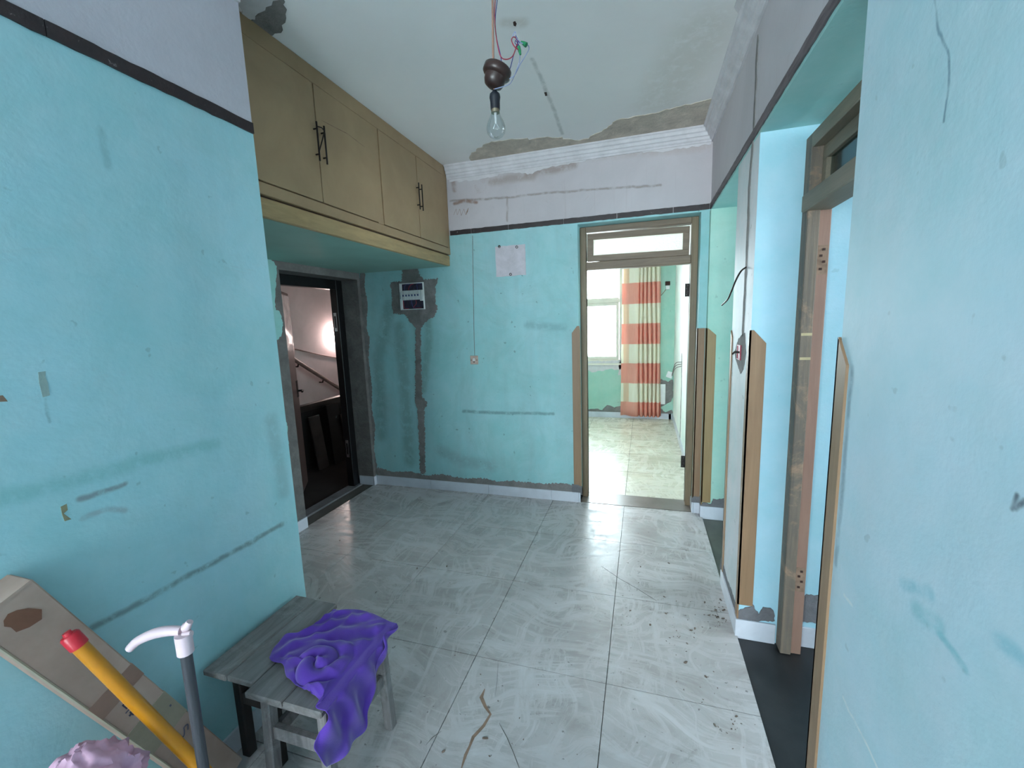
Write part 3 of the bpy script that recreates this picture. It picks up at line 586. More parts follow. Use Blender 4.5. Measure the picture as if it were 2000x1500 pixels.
# ---------------------------------------------------------------- entrance door
d3 = sthing('door_3', 'black entrance door frame with the door leaf swung out to the stairs', (-2.72, 2.98, 0))
EX0, EX1 = -2.775, -2.70
bm = bmesh.new(); bx(bm, EX0, EX1, 3.335, 3.418, -.01, 1.985, bev=.004); fp = obj('post', bm, 'black', d3)
bm = bmesh.new(); bx(bm, EX0, EX1, 2.532, 2.62, -.01, 1.985, bev=.004); obj('post', bm, 'black', d3)
bm = bmesh.new(); bx(bm, EX0, EX1, 2.62, 3.335, 1.90, 1.985, bev=.004); obj('head', bm, 'black', d3)
obj('sill', boxes((EX0, EX1+.03, 2.532, 3.418, -.03, .006)), 'cement_dark', d3)
for z in (1.52, .30):
    bm = boxes((-2.755, -2.725, 3.3325, 3.3355, z, z+.17)); k = obj('strike_plate', bm, 'steel', d3)
    obj('strike_slot', boxes((-2.748, -2.732, 3.331, 3.333, z+.03, z+.14)), 'black', k)
ang = math.radians(35); hp = Vector((-2.755, 2.625, 0))
LM = Matrix.Translation(hp) @ Matrix.Rotation(ang, 4, 'Z')          # leaf runs along local +y, inner face towards local +x
def lx(bm): bm.transform(LM); return bm
bm = bmesh.new(); bx(bm, -.06, 0, 0, .84, .02, 1.89, bev=.004); leaf = obj('door_leaf', lx(bm), 'door_leaf', d3)
def plastic(name):
    t = NT(name); t.b.inputs['Base Color'].default_value = lin((236, 214, 206)); t.rough(.12)
    t.b.inputs['Transmission Weight'].default_value = 0.0; t.b.inputs['Coat Weight'].default_value = .6
    t.bump(t.noise(1, 4, .6, .5, t.map((26, 26, 3)), .2, .8), .8, .01); return t.m
M['film'] = plastic('plastic_film')
bm = bmesh.new(); nx, nz = 26, 14
G = [[bm.verts.new((.004+.010*abs(math.sin(i*1.7+.5*math.sin(k)))*(1-k/nz*.4), .03+.78*i/nx, 1.86-.50*k/nz+.015*math.sin(i*2.1)*(k == nz))) for i in range(nx+1)] for k in range(nz+1)]
for a, b in zip(G, G[1:]):
    for i in range(nx): bm.faces.new((a[i], a[i+1], b[i+1], b[i]))
obj('plastic_film', lx(bm), 'film', leaf, True)
bm = bmesh.new(); tube(bm, [(0, .79, .96), (.05, .79, .96), (.055, .70, .96)], .010, 8); bx(bm, -.002, .006, .76, .82, .90, 1.06); obj('door_handle', lx(bm), 'iron', leaf)

# ---------------------------------------------------------------- stairwell things seen through the entrance
sr = thing('stair_handrail', 'brown sloping handrail on the pinkish stairwell wall', 'handrail', (-4.5, 5.1, .8))
a, b = PX(560, 693, -4.52), PX(690, 776, -4.52)
obj('rail', tube(bmesh.new(), [a, b], .028, 10), 'rail_brown', sr)
for t in (.15, .5, .85):
    c = a.lerp(b, t); obj('bracket', tube(bmesh.new(), [c, c+Vector((-.02, 0, -.06)), c+Vector((-.085, 0, -.06))], .010, 6), 'iron', sr)
bal = thing('stair_balustrade', 'black topped stair balustrade outside the entrance door', 'railing', (-3.6, 4.1, 0))
ca, cb = PX(560, 783, -3.62), PX(700, 783, -3.62)
z = (ca.z+cb.z)/2
obj('top_rail', boxes((-3.66, -3.58, 3.2, 5.2, z-.05, z+.02)), 'black', bal)
obj('shade_parapet', boxes((-3.65, -3.59, 3.2, 5.2, -.02, z-.05)), 'stair_dark', bal)  # made solid and dark to block the lamp and keep the boards in shadow
for k, (yy, wd, h, tl, mt) in enumerate(((3.70, .16, .58, .04, 'stair_board'), (3.92, .20, .66, .10, 'stair_dark'), (4.16, .15, .52, -.03, 'stair_board'), (4.42, .18, .60, .05, 'stair_dark'))):
    bm = bmesh.new(); bx(bm, -3.46+.03*k, -3.44+.03*k, yy, yy+wd, -.018, h, bev=.003)
    for v in bm.verts: v.co.x -= (v.co.z)*.16; v.co.y += v.co.z*tl
    tag(obj('leaning_board', bm, mt), ('narrow pale board', 'wide dark board', 'second pale board', 'last dark board')[k]+' leaning on the stair balustrade', 'board', 'boards on the landing')
lp = PX(657, 657, -4.56)
sl = thing('stair_lamp', 'small glowing oval lamp on the stairwell wall beside the door frame', 'lamp', lp)
obj('lamp_base', lathe([(0, 0), (.05, 0), (.05, .025), (.03, .03), (0, .03)], lp+Vector((-.038, 0, 0)), (1, 0, 0)), 'white_plastic', sl, True)
bm = bmesh.new(); bmesh.ops.create_uvsphere(bm, u_segments=16, v_segments=10, radius=1, matrix=Matrix.Translation(lp+Vector((.03, 0, 0))) @ Matrix.Diagonal((.045, .05, .11, 1)))
obj('glow_cover', bm, 'lamp_glow', sl, True)
tag(obj('stair_cable', tube(bmesh.new(), [PX(x, y, -4.59) for x, y in ((560, 678), (600, 687), (625, 693), (690, 705))], .008, 6), 'rail_brown'), 'thin cable running across the stairwell wall above the handrail', 'cable')

# ---------------------------------------------------------------- windows
def window(name, label, axis, pos, a0, a1, z0, z1, d, mull, zm):
    root = sthing(name, label, (pos, (a0+a1)/2, z0) if axis == 'x' else ((a0+a1)/2, pos, z0))
    def b(bm, u0, u1, t0, t1, w0, w1, bev=.004):
        bx(bm, *((t0, t1, u0, u1) if axis == 'x' else (u0, u1, t0, t1)), w0, w1, bev=bev)
    fw_ = .055
    bm = bmesh.new(); b(bm, a0, a1, pos, pos+d, z0, z0+fw_); b(bm, a0, a1, pos, pos+d, z1-fw_, z1); b(bm, a0, a0+fw_, pos, pos+d, z0+fw_, z1-fw_); b(bm, a1-fw_, a1, pos, pos+d, z0+fw_, z1-fw_)
    obj('window_frame', bm, 'pvc', root)
    bm = bmesh.new(); b(bm, a0+fw_, a1-fw_, pos+.004, pos+d-.004, zm, zm+.06); obj('crossbar', bm, 'pvc', root)
    edges = [a0+fw_] + mull + [a1-fw_]
    for m in mull:
        bm = bmesh.new(); b(bm, m-.03, m+.03, pos+.005, pos+d-.005, z0+fw_, z1-fw_); obj('mullion', bm, 'pvc', root)
    for e0, e1 in zip(edges, edges[1:]):
        for w0, w1, s in ((z0+fw_, zm, .045), (zm+.06, z1-fw_, .014)):
            bm = bmesh.new(); f0, f1 = e0+.004, e1-.004
            for q in ((f0, f1, w0, w0+s), (f0, f1, w1-s, w1), (f0, f0+s, w0+s, w1-s), (f1-s, f1, w0+s, w1-s)): b(bm, q[0], q[1], pos+.012, pos+d-.012, q[2], q[3], .003)
            sh = obj('sash', bm, 'pvc', root)
            bm = bmesh.new(); b(bm, f0+s, f1-s, pos+d/2-.002, pos+d/2+.002, w0+s, w1-s, 0); obj('glass_pane', bm, 'glass', sh)
    return root
w1 = window('window_1', 'bright cream framed window behind the curtain in the far room', 'y', YF+.05, -2.25, -.30, .86, 2.5, .06, [-1.275], 1.79)
obj('window_sill', boxes((-2.28, -.28, YF-.02, YF+.05, .835, .862)), 'pvc', w1)
window('window_2', 'wide window behind the camera', 'y', -5.12, -3.2, .2, .3, 2.6, .06, [-2.1, -.95], 1.9)
window('window_added', 'unseen window added in the left wall of the far room to light it', 'x', -2.73, 4.3, 6.1, .85, 2.45, .06, [5.2], 1.75)  # added out of view to throw light on the far room's wall, curtain and floor
window('window_3', 'window of the right side room', 'x', 3.45, 0, 1.6, .9, 2.3, .06, [.8], 1.75)
window('window_4', 'small window at the end of the side corridor', 'x', 2.65, 2.6, 3.3, 1.0, 2.2, .06, [], 1.75)

# ---------------------------------------------------------------- cupboard over the entrance
cb_ = thing('wall_cupboard', 'ochre painted four-door cupboard under the ceiling above the entrance', 'cupboard', (XC, 2.4, 2.06))
obj('carcass', boxes((XE+.002, XC-.028, 1.392, YB-.002, 2.062, ZC-.002)), 'cab_gap', cb_)
X0, X1 = XC-.03, XC-.004
bm = bmesh.new(); bx(bm, X0, X1, 1.392, YB-.002, 2.768, ZC-.001, bev=.002); obj('top_rail', bm, 'cab', cb_)
bm = bmesh.new(); bx(bm, X0, X1+.002, 1.392, YB-.002, 2.139, 2.192, bev=.003); obj('bottom_rail', bm, 'cab', cb_)
bm = bmesh.new(); bx(bm, X0, X1, 2.420, 2.478, 2.192, 2.768, bev=.002); obj('stile', bm, 'cab', cb_)
bm = bmesh.new(); bx(bm, X0, X1, 3.420, YB-.002, 2.192, 2.768, bev=.002); obj('stile', bm, 'cab', cb_)
bm = bmesh.new(); bx(bm, X0-.02, XC-.012, 1.392, YB-.002, 2.046, 2.131, bev=.004); obj('lower_board', bm, 'cab_edge', cb_)
HD = [(1.395, 1.926, 1.905), (1.932, 2.417, 1.958), (2.481, 2.940, 2.922), (2.946, 3.417, 2.968)]
for k, (a, b, hy) in enumerate(HD):
    bm = bmesh.new(); bx(bm, XC-.022, XC+.001, a, b, 2.196, 2.764, bev=.002); dr = obj('cupboard_door', bm, 'cab', cb_)
    bm = bmesh.new(); z0, z1 = 2.40, 2.56
    tube(bm, [(XC+.022, hy, z0-.012), (XC+.022, hy, z1+.012)], .0045, 8)
    for zz in (z0+.02, z1-.02): tube(bm, [(XC, hy, zz), (XC+.022, hy, zz)], .004, 8)
    obj('handle', bm, 'iron', dr, True)
bm = bmesh.new(); tube(bm, [(XC+.024, 1.905, 2.435), (XC+.030, 1.93, 2.50), (XC+.024, 1.958, 2.55)], .003, 6); tube(bm, [(XC+.024, 1.905, 2.55), (XC+.030, 1.93, 2.552), (XC+.024, 1.958, 2.548)], .003, 6)
obj('tie_wire', bm, 'iron', cb_)
line_patch('scratch', 'brown_smear', cb_, 'x', XC+.001, 1, [(628, 235), (680, 262), (712, 287)], .003, .0006, 120).matrix_parent_inverse = Matrix.Translation(-cb_.location)

# ---------------------------------------------------------------- pendant lamp
LY = 1.40
def L(x, y, dy=0): return PY(x, y, LY+dy)
lb = L(966, 262); la = L(966, 178)
lt = thing('pendant_lamp', 'bare clear bulb in a black holder hanging from a brown wooden rose', 'lamp', (la.x, LY, ZC))
M['cable'] = flat('brown_cable', (150, 112, 96), .5); M['rose'] = flat('brown_bakelite', (60, 40, 36), .35, .2, 12); M['holder'] = flat('black_bakelite', (20, 24, 34), .4)
M['wire_red'] = flat('red_wire', (158, 40, 60), .45); M['wire_blue'] = flat('blue_wire', (60, 66, 130), .45); M['wire_pale'] = flat('pale_wire', (128, 136, 170), .45); M['green_tape'] = flat('green_tape', (22, 120, 74), .45)
M['brass'] = flat('dull_brass', (150, 140, 120), .35, .1, 10, .8); M['filament'] = flat('grey_stem', (190, 190, 190), .3, 0, 5)
top = L(962, 0); dirc = (top-L(963.5, 125)).normalized(); tpt = top + dirc*((ZC-top.z)/dirc.z)
obj('cable', tube(bmesh.new(), [tpt, top, L(963.5, 125), L(964.5, 165), L(966, 182)], .0036, 8), 'cable', lt, True)
rc = L(975, 128); ax = (RT*.25+UP*.93-FW*.35).normalized()
ax = (L(968, 165)-L(976, 130)).normalized()*-1
ax = (UP*.95+RT*.32-FW*.15).normalized()
obj('ceiling_rose', lathe([(0, .014), (.040, .014), (.044, .010), (.045, -.008), (.041, -.013), (.034, -.016), (.033, -.030), (.028, -.042), (.016, -.049), (0, -.050)], L(971, 140), ax, 32), 'rose', lt, True)
s0 = L(966, 176); hk = (s0-L(966.5, 213)).length
obj('bulb_holder', lathe([(0, 0), (.006, 0), (.009, -.006), (.016, -.012), (.0175, -.022), (.0155, -.034), (.0150, -hk-.002), (0, -hk-.002)], s0, (0, 0, 1), 24), 'holder', lt, True)
b0 = s0-Vector((0, 0, hk)); BL = (L(966, 213)-L(966, 264)).length
obj('bulb_cap', lathe([(0, 0), (.0135, 0), (.0135, -.012), (0, -.012)], b0, (0, 0, 1), 20), 'brass', lt, True)
bl = obj('bulb', lathe([(.013, -.008), (.0145, -.015), (.019, -.026), (.0255, -.038), (.0296, -.050), (.0305, -.060), (.0285, -.072), (.022, -.081), (.012, -.087), (0, -.089)], b0, (0, 0, 1), 32), 'bulb_glass', lt, True)
bm = bmesh.new(); tube(bm, [b0-Vector((0, 0, .01)), b0-Vector((0, 0, .045))], [.005, .003], 8); tube(bm, [b0-Vector((0, 0, .04)), b0-Vector((.010, 0, .058))], .0008, 5); tube(bm, [b0-Vector((0, 0, .04)), b0-Vector((-.010, 0, .058))], .0008, 5)
tube(bm, catmull([b0-Vector((.010, 0, .058)), b0-Vector((.004, .004, .060)), b0-Vector((-.004, -.004, .060)), b0-Vector((-.010, 0, .058))]), .0007, 5); obj('filament', bm, 'filament', bl, True)
def wire(px, r, mat, dy=.01):
    obj('wire', tube(bmesh.new(), catmull([L(x, y, dy+.02*math.sin(i)) for i, (x, y) in enumerate(px)], 5), r, 6), mat, lt, True)
wire([(968, -40), (967, 0), (966, 30), (969, 70), (977, 108), (988, 116), (1001, 110), (1008, 92), (1011, 80), (1004, 72), (999, 78), (1004, 90), (1012, 97)], .0016, 'wire_red')
wire([(972, -40), (971, 0), (967, 40), (970, 75), (978, 110), (980, 132)], .0014, 'wire_blue')
wire([(1007, 70), (1012, 82), (1003, 108), (998, 128), (993, 142)], .0014, 'wire_blue')
wire([(1002, 88), (1000, 76), (1006, 62), (1009, 74), (1016, 82), (1021, 85)], .0013, 'wire_pale')
wire([(1016, 104), (1014, 122), (1007, 142), (1000, 158), (992, 166), (966, 174)], .0013, 'wire_pale')
wire([(1028, 84), (1033, 96), (1018, 122), (1010, 138), (1004, 148), (995, 154)], .0013, 'wire_pale')
wire([(1008, 80), (1014, 90), (1006, 84), (1010, 76), (1015, 84)], .0013, 'wire_blue')
for p, q, r0, r1 in (((1018, 81), (1028, 88), .002, .0075), ((1013, 91), (1016.5, 107), .005, .003)):
    a, b = L(*p, .01), L(*q, .01); obj('tape_wrap', tube(bmesh.new(), [a, a.lerp(b, .5), b], [r0, (r0+r1)*.62, r1], 8), 'green_tape', lt, True)

# ---------------------------------------------------------------- fittings on the back wall
p0, p1 = PY(785, 606, YB), PY(828, 551, YB)
x0, x1, z0, z1 = p0.x, p1.x, p0.z, p1.z
bb = thing('breaker_box', 'open white breaker box with a row of switches set in grey cement', 'breaker box', (x0, YB, z0))
bm = bmesh.new(); y_, Y_ = YB-.022, YB-.003
for b in ((x0, x1, y_, Y_, z0, z0+.008), (x0, x1, y_, Y_, z1-.008, z1), (x0, x0+.022, y_, Y_, z0+.008, z1-.008), (x1-.008, x1, y_, Y_, z0+.008, z1-.008)): bx(bm, *b, bev=.002)
obj('box_frame', bm, 'white_plastic', bb)
M['box_dark'] = flat('box_interior', (66, 60, 84), .7, .3, 30); obj('back_plate', boxes((x0+.02, x1-.006, YB-.008, YB-.004, z0+.006, z1-.006)), 'box_dark', bb)
W = x1-x0-.034; zm = (z0+z1)/2+.01
for k in range(7):
    xa = x0+.026+W*k/7; dz = -.012 if k == 6 else 0
    bm = bmesh.new(); bx(bm, xa+.0005, xa+W/7-.0005, YB-.026, YB-.008, zm-.042+dz, zm+.042, bev=.002); br = obj('breaker', bm, 'white_plastic', bb)
    if k < 6: obj('toggle', boxes((xa+W/14-.004, xa+W/14+.004, YB-.034, YB-.025, zm-.010, zm+.006)), 'wire_blue', br)
rnd = random.Random(5)
for k in range(9):
    xa = x0+.03+(x1-x0-.05)*k/9; up = k % 2
    ze, zs_ = (z1-.016, zm+.042) if up else (z0+.016, zm-.042)
    pts = [(xa, YB-.016, zs_), (xa+.004, YB-.020, (zs_+ze)/2), (xa+rnd.uniform(-.03, .03), YB-.014, ze), (min(x1-.02, xa+.05), YB-.012, ze+.004*(1 if up else -1))]
    obj('wire', tube(bmesh.new(), catmull(pts, 4), .0028, 5), ('wire_red', 'wire_blue', 'holder')[k % 3], bb, True)
obj('latch', boxes((x0+.006, x0+.016, YB-.028, YB-.020, zm-.03, zm+.03)), 'steel', bb)
c = PY(927, 703, YB)
sw = thing('pull_switch', 'small square cream switch plate hanging below a thin cord on the back wall', 'switch', (c.x, YB, c.z-.035))
M['cream_plastic'] = flat('aged_cream_plastic', (188, 164, 152), .45, .1, 20)
bm = bmesh.new(); bx(bm, c.x-.036, c.x+.036, YB-.014, YB-.001, c.z-.038, c.z+.038, bev=.003); obj('plate', bm, 'cream_plastic', sw)
bm = bmesh.new(); bx(bm, c.x-.009, c.x+.009, YB-.022, YB-.012, c.z-.010, c.z+.016, bev=.003); obj('rocker', bm, 'white_plastic', sw)
for s in (-1, 1): obj('screw', lathe([(0, 0), (.004, 0), (.004, .002), (0, .002)], (c.x+s*.026, YB-.014, c.z), (0, -1, 0), 10), 'cab_gap', sw)
obj('slot', boxes((c.x-.006, c.x+.006, YB-.0165, YB-.0135, c.z-.020, c.z-.012)), 'cab_gap', sw)
obj('cord', tube(bmesh.new(), [PY(x, y, YB-.004) for x, y in ((927, 694), (926, 660), (925, 600), (924, 545), (923, 460))], .0022, 6), 'cement', sw)
p0, p1 = PY(970, 541, YB), PY(1026, 477, YB)
pl = thing('wall_plate', 'square white painted backing plate with three dark plugs on the back wall', 'plate', (p0.x, YB, p0.z))
M['plate_white'] = flat('dirty_white_plate', (204, 196, 204), .8, .08, 14)
obj('panel', slab('y', YB, -1, ragged([(p0.x, p0.z), (p1.x, p0.z), (p1.x, p1.z), (p0.x, p1.z)], .03, .003, random.Random(3)), .010), 'plate_white', pl)
for x, y in ((976, 482), (1010, 483), (998, 536)):
    q = PY(x, y, YB); obj('plug', lathe([(.007, -.003), (.011, -.003), (.011, .004), (.007, .004), (.006, -.002), (0, -.002)], (q.x, YB-.010, q.z), (0, -1, 0), 16), 'iron', pl, True)
# box and loose wire on the pillar
q = PX(1446, 688, XR)
jb = thing('junction_box', 'small red recessed switch box in cement on the pillar front', 'socket box', (XR, q.y, q.z-.04))
M['red_box'] = flat('red_plastic_box', (150, 36, 62), .5, .15, 10)
bm = bmesh.new()
for b in ((XR-.009, XR-.002, q.y-.036, q.y+.036, q.z-.036, q.z-.031), (XR-.009, XR-.002, q.y-.036, q.y+.036, q.z+.031, q.z+.036), (XR-.009, XR-.002, q.y-.036, q.y-.031, q.z-.031, q.z+.031), (XR-.009, XR-.002, q.y+.031, q.y+.036, q.z-.031, q.z+.031)): bx(bm, *b)
obj('box_rim', bm, 'red_box', jb); obj('box_back', boxes((XR-.0055, XR-.003, q.y-.031, q.y+.031, q.z-.031, q.z+.031)), 'red_box', jb)
obj('clip', tube(bmesh.new(), [(XR-.004, q.y, q.z), (XR-.025, q.y+.01, q.z), (XR-.03, q.y+.02, q.z-.01)], .005, 6), 'iron', jb)
a = PX(1457, 522, XR-.004)
wp_ = [a] + [PX(x, y, XR-d) for x, y, d in ((1447, 530, .03), (1437, 548, .05), (1428, 570, .06), (1421, 585, .065), (1410, 596, .07))]
tag(obj('loose_wire', tube(bmesh.new(), catmull(wp_, 5), .004, 6), 'iron', None, True), 'loose dark wire sticking out of the pillar above the red box', 'wire')

# ---------------------------------------------------------------- far room: curtain and fittings
def curtain_mat():
    t = NT('striped_curtain')
    sx = t.add('ShaderNodeSeparateXYZ'); t.link(t.tc.outputs['Object'], sx.inputs[0])
    ph = t.math('FRACT', t.math('DIVIDE', t.math('SUBTRACT', sx.outputs[2], -.03), .594))
    st = t.math('LESS_THAN', ph, .512)
    thr = t.noise(1, 3, .5, 0, t.map((160, 160, 6)), .3, .7)
    peach = t.mix(thr, lin((250, 196, 180)), lin((246, 182, 164))); cream = t.mix(thr, lin((252, 248, 238)), lin((248, 242, 226)))
    colm = t.math('MULTIPLY', t.math('GREATER_THAN', sx.outputs[0], -.285), t.math('LESS_THAN', sx.outputs[0], -.205))
    cream = t.mix(t.math('MULTIPLY', colm, .45), cream, lin((240, 186, 140)))
    c = t.mix(st, cream, peach)
    t.color(c); t.rough(.85)
    tl = t.add('ShaderNodeBsdfTranslucent'); t.link(c, tl.inputs[0])
    mx = t.add('ShaderNodeMixShader'); mx.inputs[0].default_value = .5; t.link(t.b.outputs[0], mx.inputs[1]); t.link(tl.outputs[0], mx.inputs[2]); t.link(mx.outputs[0], t.out.inputs[0])
    return t.m
M['curtain'] = curtain_mat()
bm = bmesh.new(); nx, nz = 150, 26; x0, x1 = -.315, .235; G = []
for k in range(nz+1):
    z = 2.62-(2.62-.055)*k/nz; fl = 1+.10*(k/nz)**2; row = []
    for i in range(nx+1):
        u = i/nx; amp = .012+.030*min(1, u*1.6); u2 = u+.012*math.sin(k*.22+u*9)
        # broad flat folds at the left, tight pleats at the right
        ph = 2*math.pi*(2.0*u2 if u2 < .42 else .84+9.5*(u2-.42))
        y = YF-.085+amp*math.sin(ph+.25*math.sin(k*.3))*(.75+.25*k/nz)
        row.append(bm.verts.new((x0-.0*(fl-1)+(x1-x0)*(u*fl-(fl-1)*.35)+.006*math.cos(ph), y, z+.006*math.sin(ph)*(k == nz))))
    G.append(row)
for a, b in zip(G, G[1:]):
    for i in range(nx): bm.faces.new((a[i], a[i+1], b[i+1], b[i]))
ct = thing('striped_curtain', 'peach and cream checked curtain hanging in tight pleats by the far window', 'curtain', (-.03, YF-.085, .05))
cf = obj('fabric', bm, 'curtain', ct, True); md = cf.modifiers.new('thickness', 'SOLIDIFY'); md.thickness = .0015
obj('curtain_rod', tube(bmesh.new(), [(-1.8, YF-.085, 2.635), (.38, YF-.085, 2.635)], .012, 10), 'pvc', ct, True)
for k in range(10): obj('curtain_ring', tube(bmesh.new(), [Vector((-.30+.057*k, YF-.085+.018*math.cos(a*.6283), 2.635+.018*math.sin(a*.6283))) for a in range(11)], .002, 5, False), 'iron', ct)
q = PY(1304, 557, YF)
jf = thing('wall_box', 'small brown wall box with a dangling connector in the far room', 'socket box', (q.x, YF, q.z-.05))
bm = bmesh.new(); bx(bm, q.x-.034, q.x+.034, YF-.012, YF-.001, q.z-.004, q.z+.055, bev=.003); obj('box_body', bm, 'cab_gap', jf)
bm = bmesh.new(); bx(bm, q.x-.026, q.x+.030, YF-.020, YF-.002, q.z-.062, q.z-.006, bev=.004); obj('connector', bm, 'white_plastic', jf)
obj('wire', tube(bmesh.new(), catmull([PY(x, y, YF-.012) for x, y in ((1301, 565), (1293, 575), (1284, 585), (1276, 596))], 4), .004, 6), 'brown_smear', jf)
tag(obj('panel_cover', boxes(((PY(1288, 789, YF)).x, PY(1299, 789, YF).x, YF-.03, YF-.004, PY(1299, 789, YF).z, PY(1299, 750, YF).z)), 'white_plastic'), 'white flat box cover low on the far wall beside the curtain', 'cover')
q = PY(1308, 732, 6.42)
so = thing('dangling_socket', 'white socket hanging on grey wires from the pale far room wall', 'socket', q)
bm = bmesh.new(); bx(bm, q.x-.04, q.x+.04, q.y-.012, q.y+.012, q.z-.045, q.z+.045, bev=.004)
R = Matrix.Rotation(.35, 3, 'Y')
for v in bm.verts: v.co = q + R @ (v.co-q)
obj('socket_plate', bm, 'white_plastic', so)
for k in range(3):
    e = PX(1332, 707+4*k, .438)
    obj('wire', tube(bmesh.new(), catmull([q+Vector((.03, 0, -.01*k)), (q+e)/2+Vector((0, 0, .07-.02*k)), e], 6), .005, 6), 'cement', so, True)

# ---------------------------------------------------------------- stools
M['stool_top'] = wood('grey_worn_stool_top', (136, 132, 132), (98, 93, 92), .7, (20, 2.0, 20), .35, (142, 140, 138))
M['stool_leg'] = wood('grey_worn_stool_leg', (140, 135, 136), (96, 91, 92), .75, (24, 24, 2), .3, (150, 148, 148))
M['stool_dark'] = wood('black_stained_stool_leg', (40, 34, 32), (22, 20, 20), .6, (24, 24, 2), .2)
def stool(label, x0, x1, y0, y1, zt, legmat, planks, splay, i=.035):
    root = thing('wooden_stool', label, 'stool', ((x0+x1)/2, (y0+y1)/2, 0), 'pair of small wooden stools')
    ed = [x0] + [x0+(x1-x0)*t for t in planks] + [x1]
    for k, (a, b) in enumerate(zip(ed, ed[1:])):
        bm = bmesh.new(); bx(bm, a+.001, b-.001, y0+.003*k, y1-.004*k, zt-.022, zt, bev=.004); obj('top_plank', bm, 'stool_top', root)
    t = .036
    lx0, lx1, ly0, ly1 = x0+.018, x1-.018-t, y0+i, y1-i-t
    for sx, px in ((-1, lx0), (1, lx1)):
        for sy, py in ((-1, ly0), (1, ly1)):
            bm = bmesh.new(); bx(bm, px, px+t, py, py+t, 0, zt-.022, bev=.004)
            for v in bm.verts: k = (1-v.co.z/(zt-.022)); v.co.x += sx*splay*k*.6; v.co.y += sy*splay*k
            obj('leg', bm, legmat, root)
    for z0, z1, nm in ((zt-.075, zt-.023, 'apron'), (zt-.20, zt-.155, 'stretcher')):
        for py in (ly0+.006, ly1+.006): bm = bmesh.new(); bx(bm, lx0+t-.004, lx1+.004, py, py+.022, z0, z1, bev=.002); obj(nm, bm, legmat, root)
        for px in (lx0+.007, lx1+.007): bm = bmesh.new(); bx(bm, px, px+.022, ly0+t-.004, ly1+.004, z0-.02, z1-.02 if nm == 'stretcher' else z1, bev=.002); obj(nm, bm, legmat, root)
    return root
stool('dark legged wooden stool against the left wall with a bare top', -1.418, -1.201, .905, 1.318, .42, 'stool_dark', [.48], .0, .078)
stool('grey wooden stool half covered by the purple cloth', -1.196, -.902, .872, 1.272, .422, 'stool_leg', [.5], .012)

# ---------------------------------------------------------------- leaning carton, pole, cane, crumpled bag
DV = Vector((0, -.397, .918)).normalized(); WV = Vector((0, .918, .397)).normalized()      # carton length and width directions
c0 = Vector((XA+.004, .966, .004))                                                         # upper bottom corner on the wall side
LN, WD, TH = 1.04, .112, .088
kb = -(c0.z-WD*WV.z)/DV.z
cx = thing('cardboard_box', 'long brown cardboard carton leaning diagonally against the left wall', 'box', (XA+.05, .9, 0))
M['card'] = flat('brown_cardboard', (176, 150, 138), .85, .08, 4, bump=.1, c2=(156, 130, 118)); M['card_tape'] = flat('brown_packing_tape', (148, 116, 102), .35, .1, 9, bump=.05)
M['card_stain'] = flat('torn_card_brown', (122, 82, 64), .9, .1, 10); M['card_pale'] = flat('pale_paper_tape', (152, 140, 122), .6, .1, 12); M['ink'] = flat('grey_ink', (78, 76, 96), .8, .1, 20)
def CB(bm, l0, l1, w0, w1, t0, t1, bev=0):
    """box in carton coordinates: l along its length from the floor, w from its upper long edge downwards, t out from the wall"""
    vs_ = bx(bm, l0, l1, w0, w1, t0, t1, bev=bev)
    return bm
def carton(bm):
    for v in bm.verts: l, w_, t = v.co; v.co = c0 + DV*(l+kb) - WV*w_ + Vector((t, 0, 0))
    return bm
obj('carton_body', carton(CB(bmesh.new(), 0, LN, 0, WD, 0, TH, .003)), 'card', cx)
obj('carton_flap', carton(CB(bmesh.new(), LN-.004, LN+.002, .004, WD-.004, .002, TH+.002)), 'card', cx)
for a, b, m in ((.602, .660, 'card_tape'), (.375, .50, 'card_pale')):
    obj('tape_band', carton(CB(bmesh.new(), a, b, -.0008, WD+.0008, TH-.03, TH+.0012)), m, cx)
obj('tape_band', carton(CB(bmesh.new(), .05, LN-.02, WD-.002, WD+.001, TH-.03, TH+.0006)), 'card_pale', cx)
bm = bmesh.new(); P = ragged([(.945, .040), (.965, .028), (.990, .040), (1.010, .066), (.992, .084), (.962, .080), (.950, .062)], .012, .004, random.Random(9))
A = [bm.verts.new((p.x, p.y, TH+.0012)) for p in P]; bm.faces.new(A); obj('torn_patch', carton(bm), 'card_stain', cx)
bm = bmesh.new()
for l0, l1, w0, w1 in [(.18+p, .18+q, u, v) for p, q, u, v in ((.385, .389, .048, .072), (.402, .406, .048, .072), (.385, .406, .048, .051), (.385, .406, .070, .073), (.376, .379, .042, .080), (.366, .369, .050, .074), (.354, .369, .072, .075), (.352, .355, .056, .075))] + [(.538, .544, .062, .068), (.538, .544, .074, .080), (.44, .447, .012, .017)]: CB(bm, l0, l1, w0, w1, TH+.0006, TH+.0014)
obj('print', carton(bm), 'ink', cx)['kind'] = 'stuff'
bm = bmesh.new(); tube(bm, catmull([(.17+p, q, TH+.001) for p, q in ((.15, .030), (.165, .022), (.170, .032), (.158, .038), (.148, .046), (.155, .054), (.168, .050))], 4), .002, 5); obj('print', carton(bm), 'ink', cx)['kind'] = 'stuff'

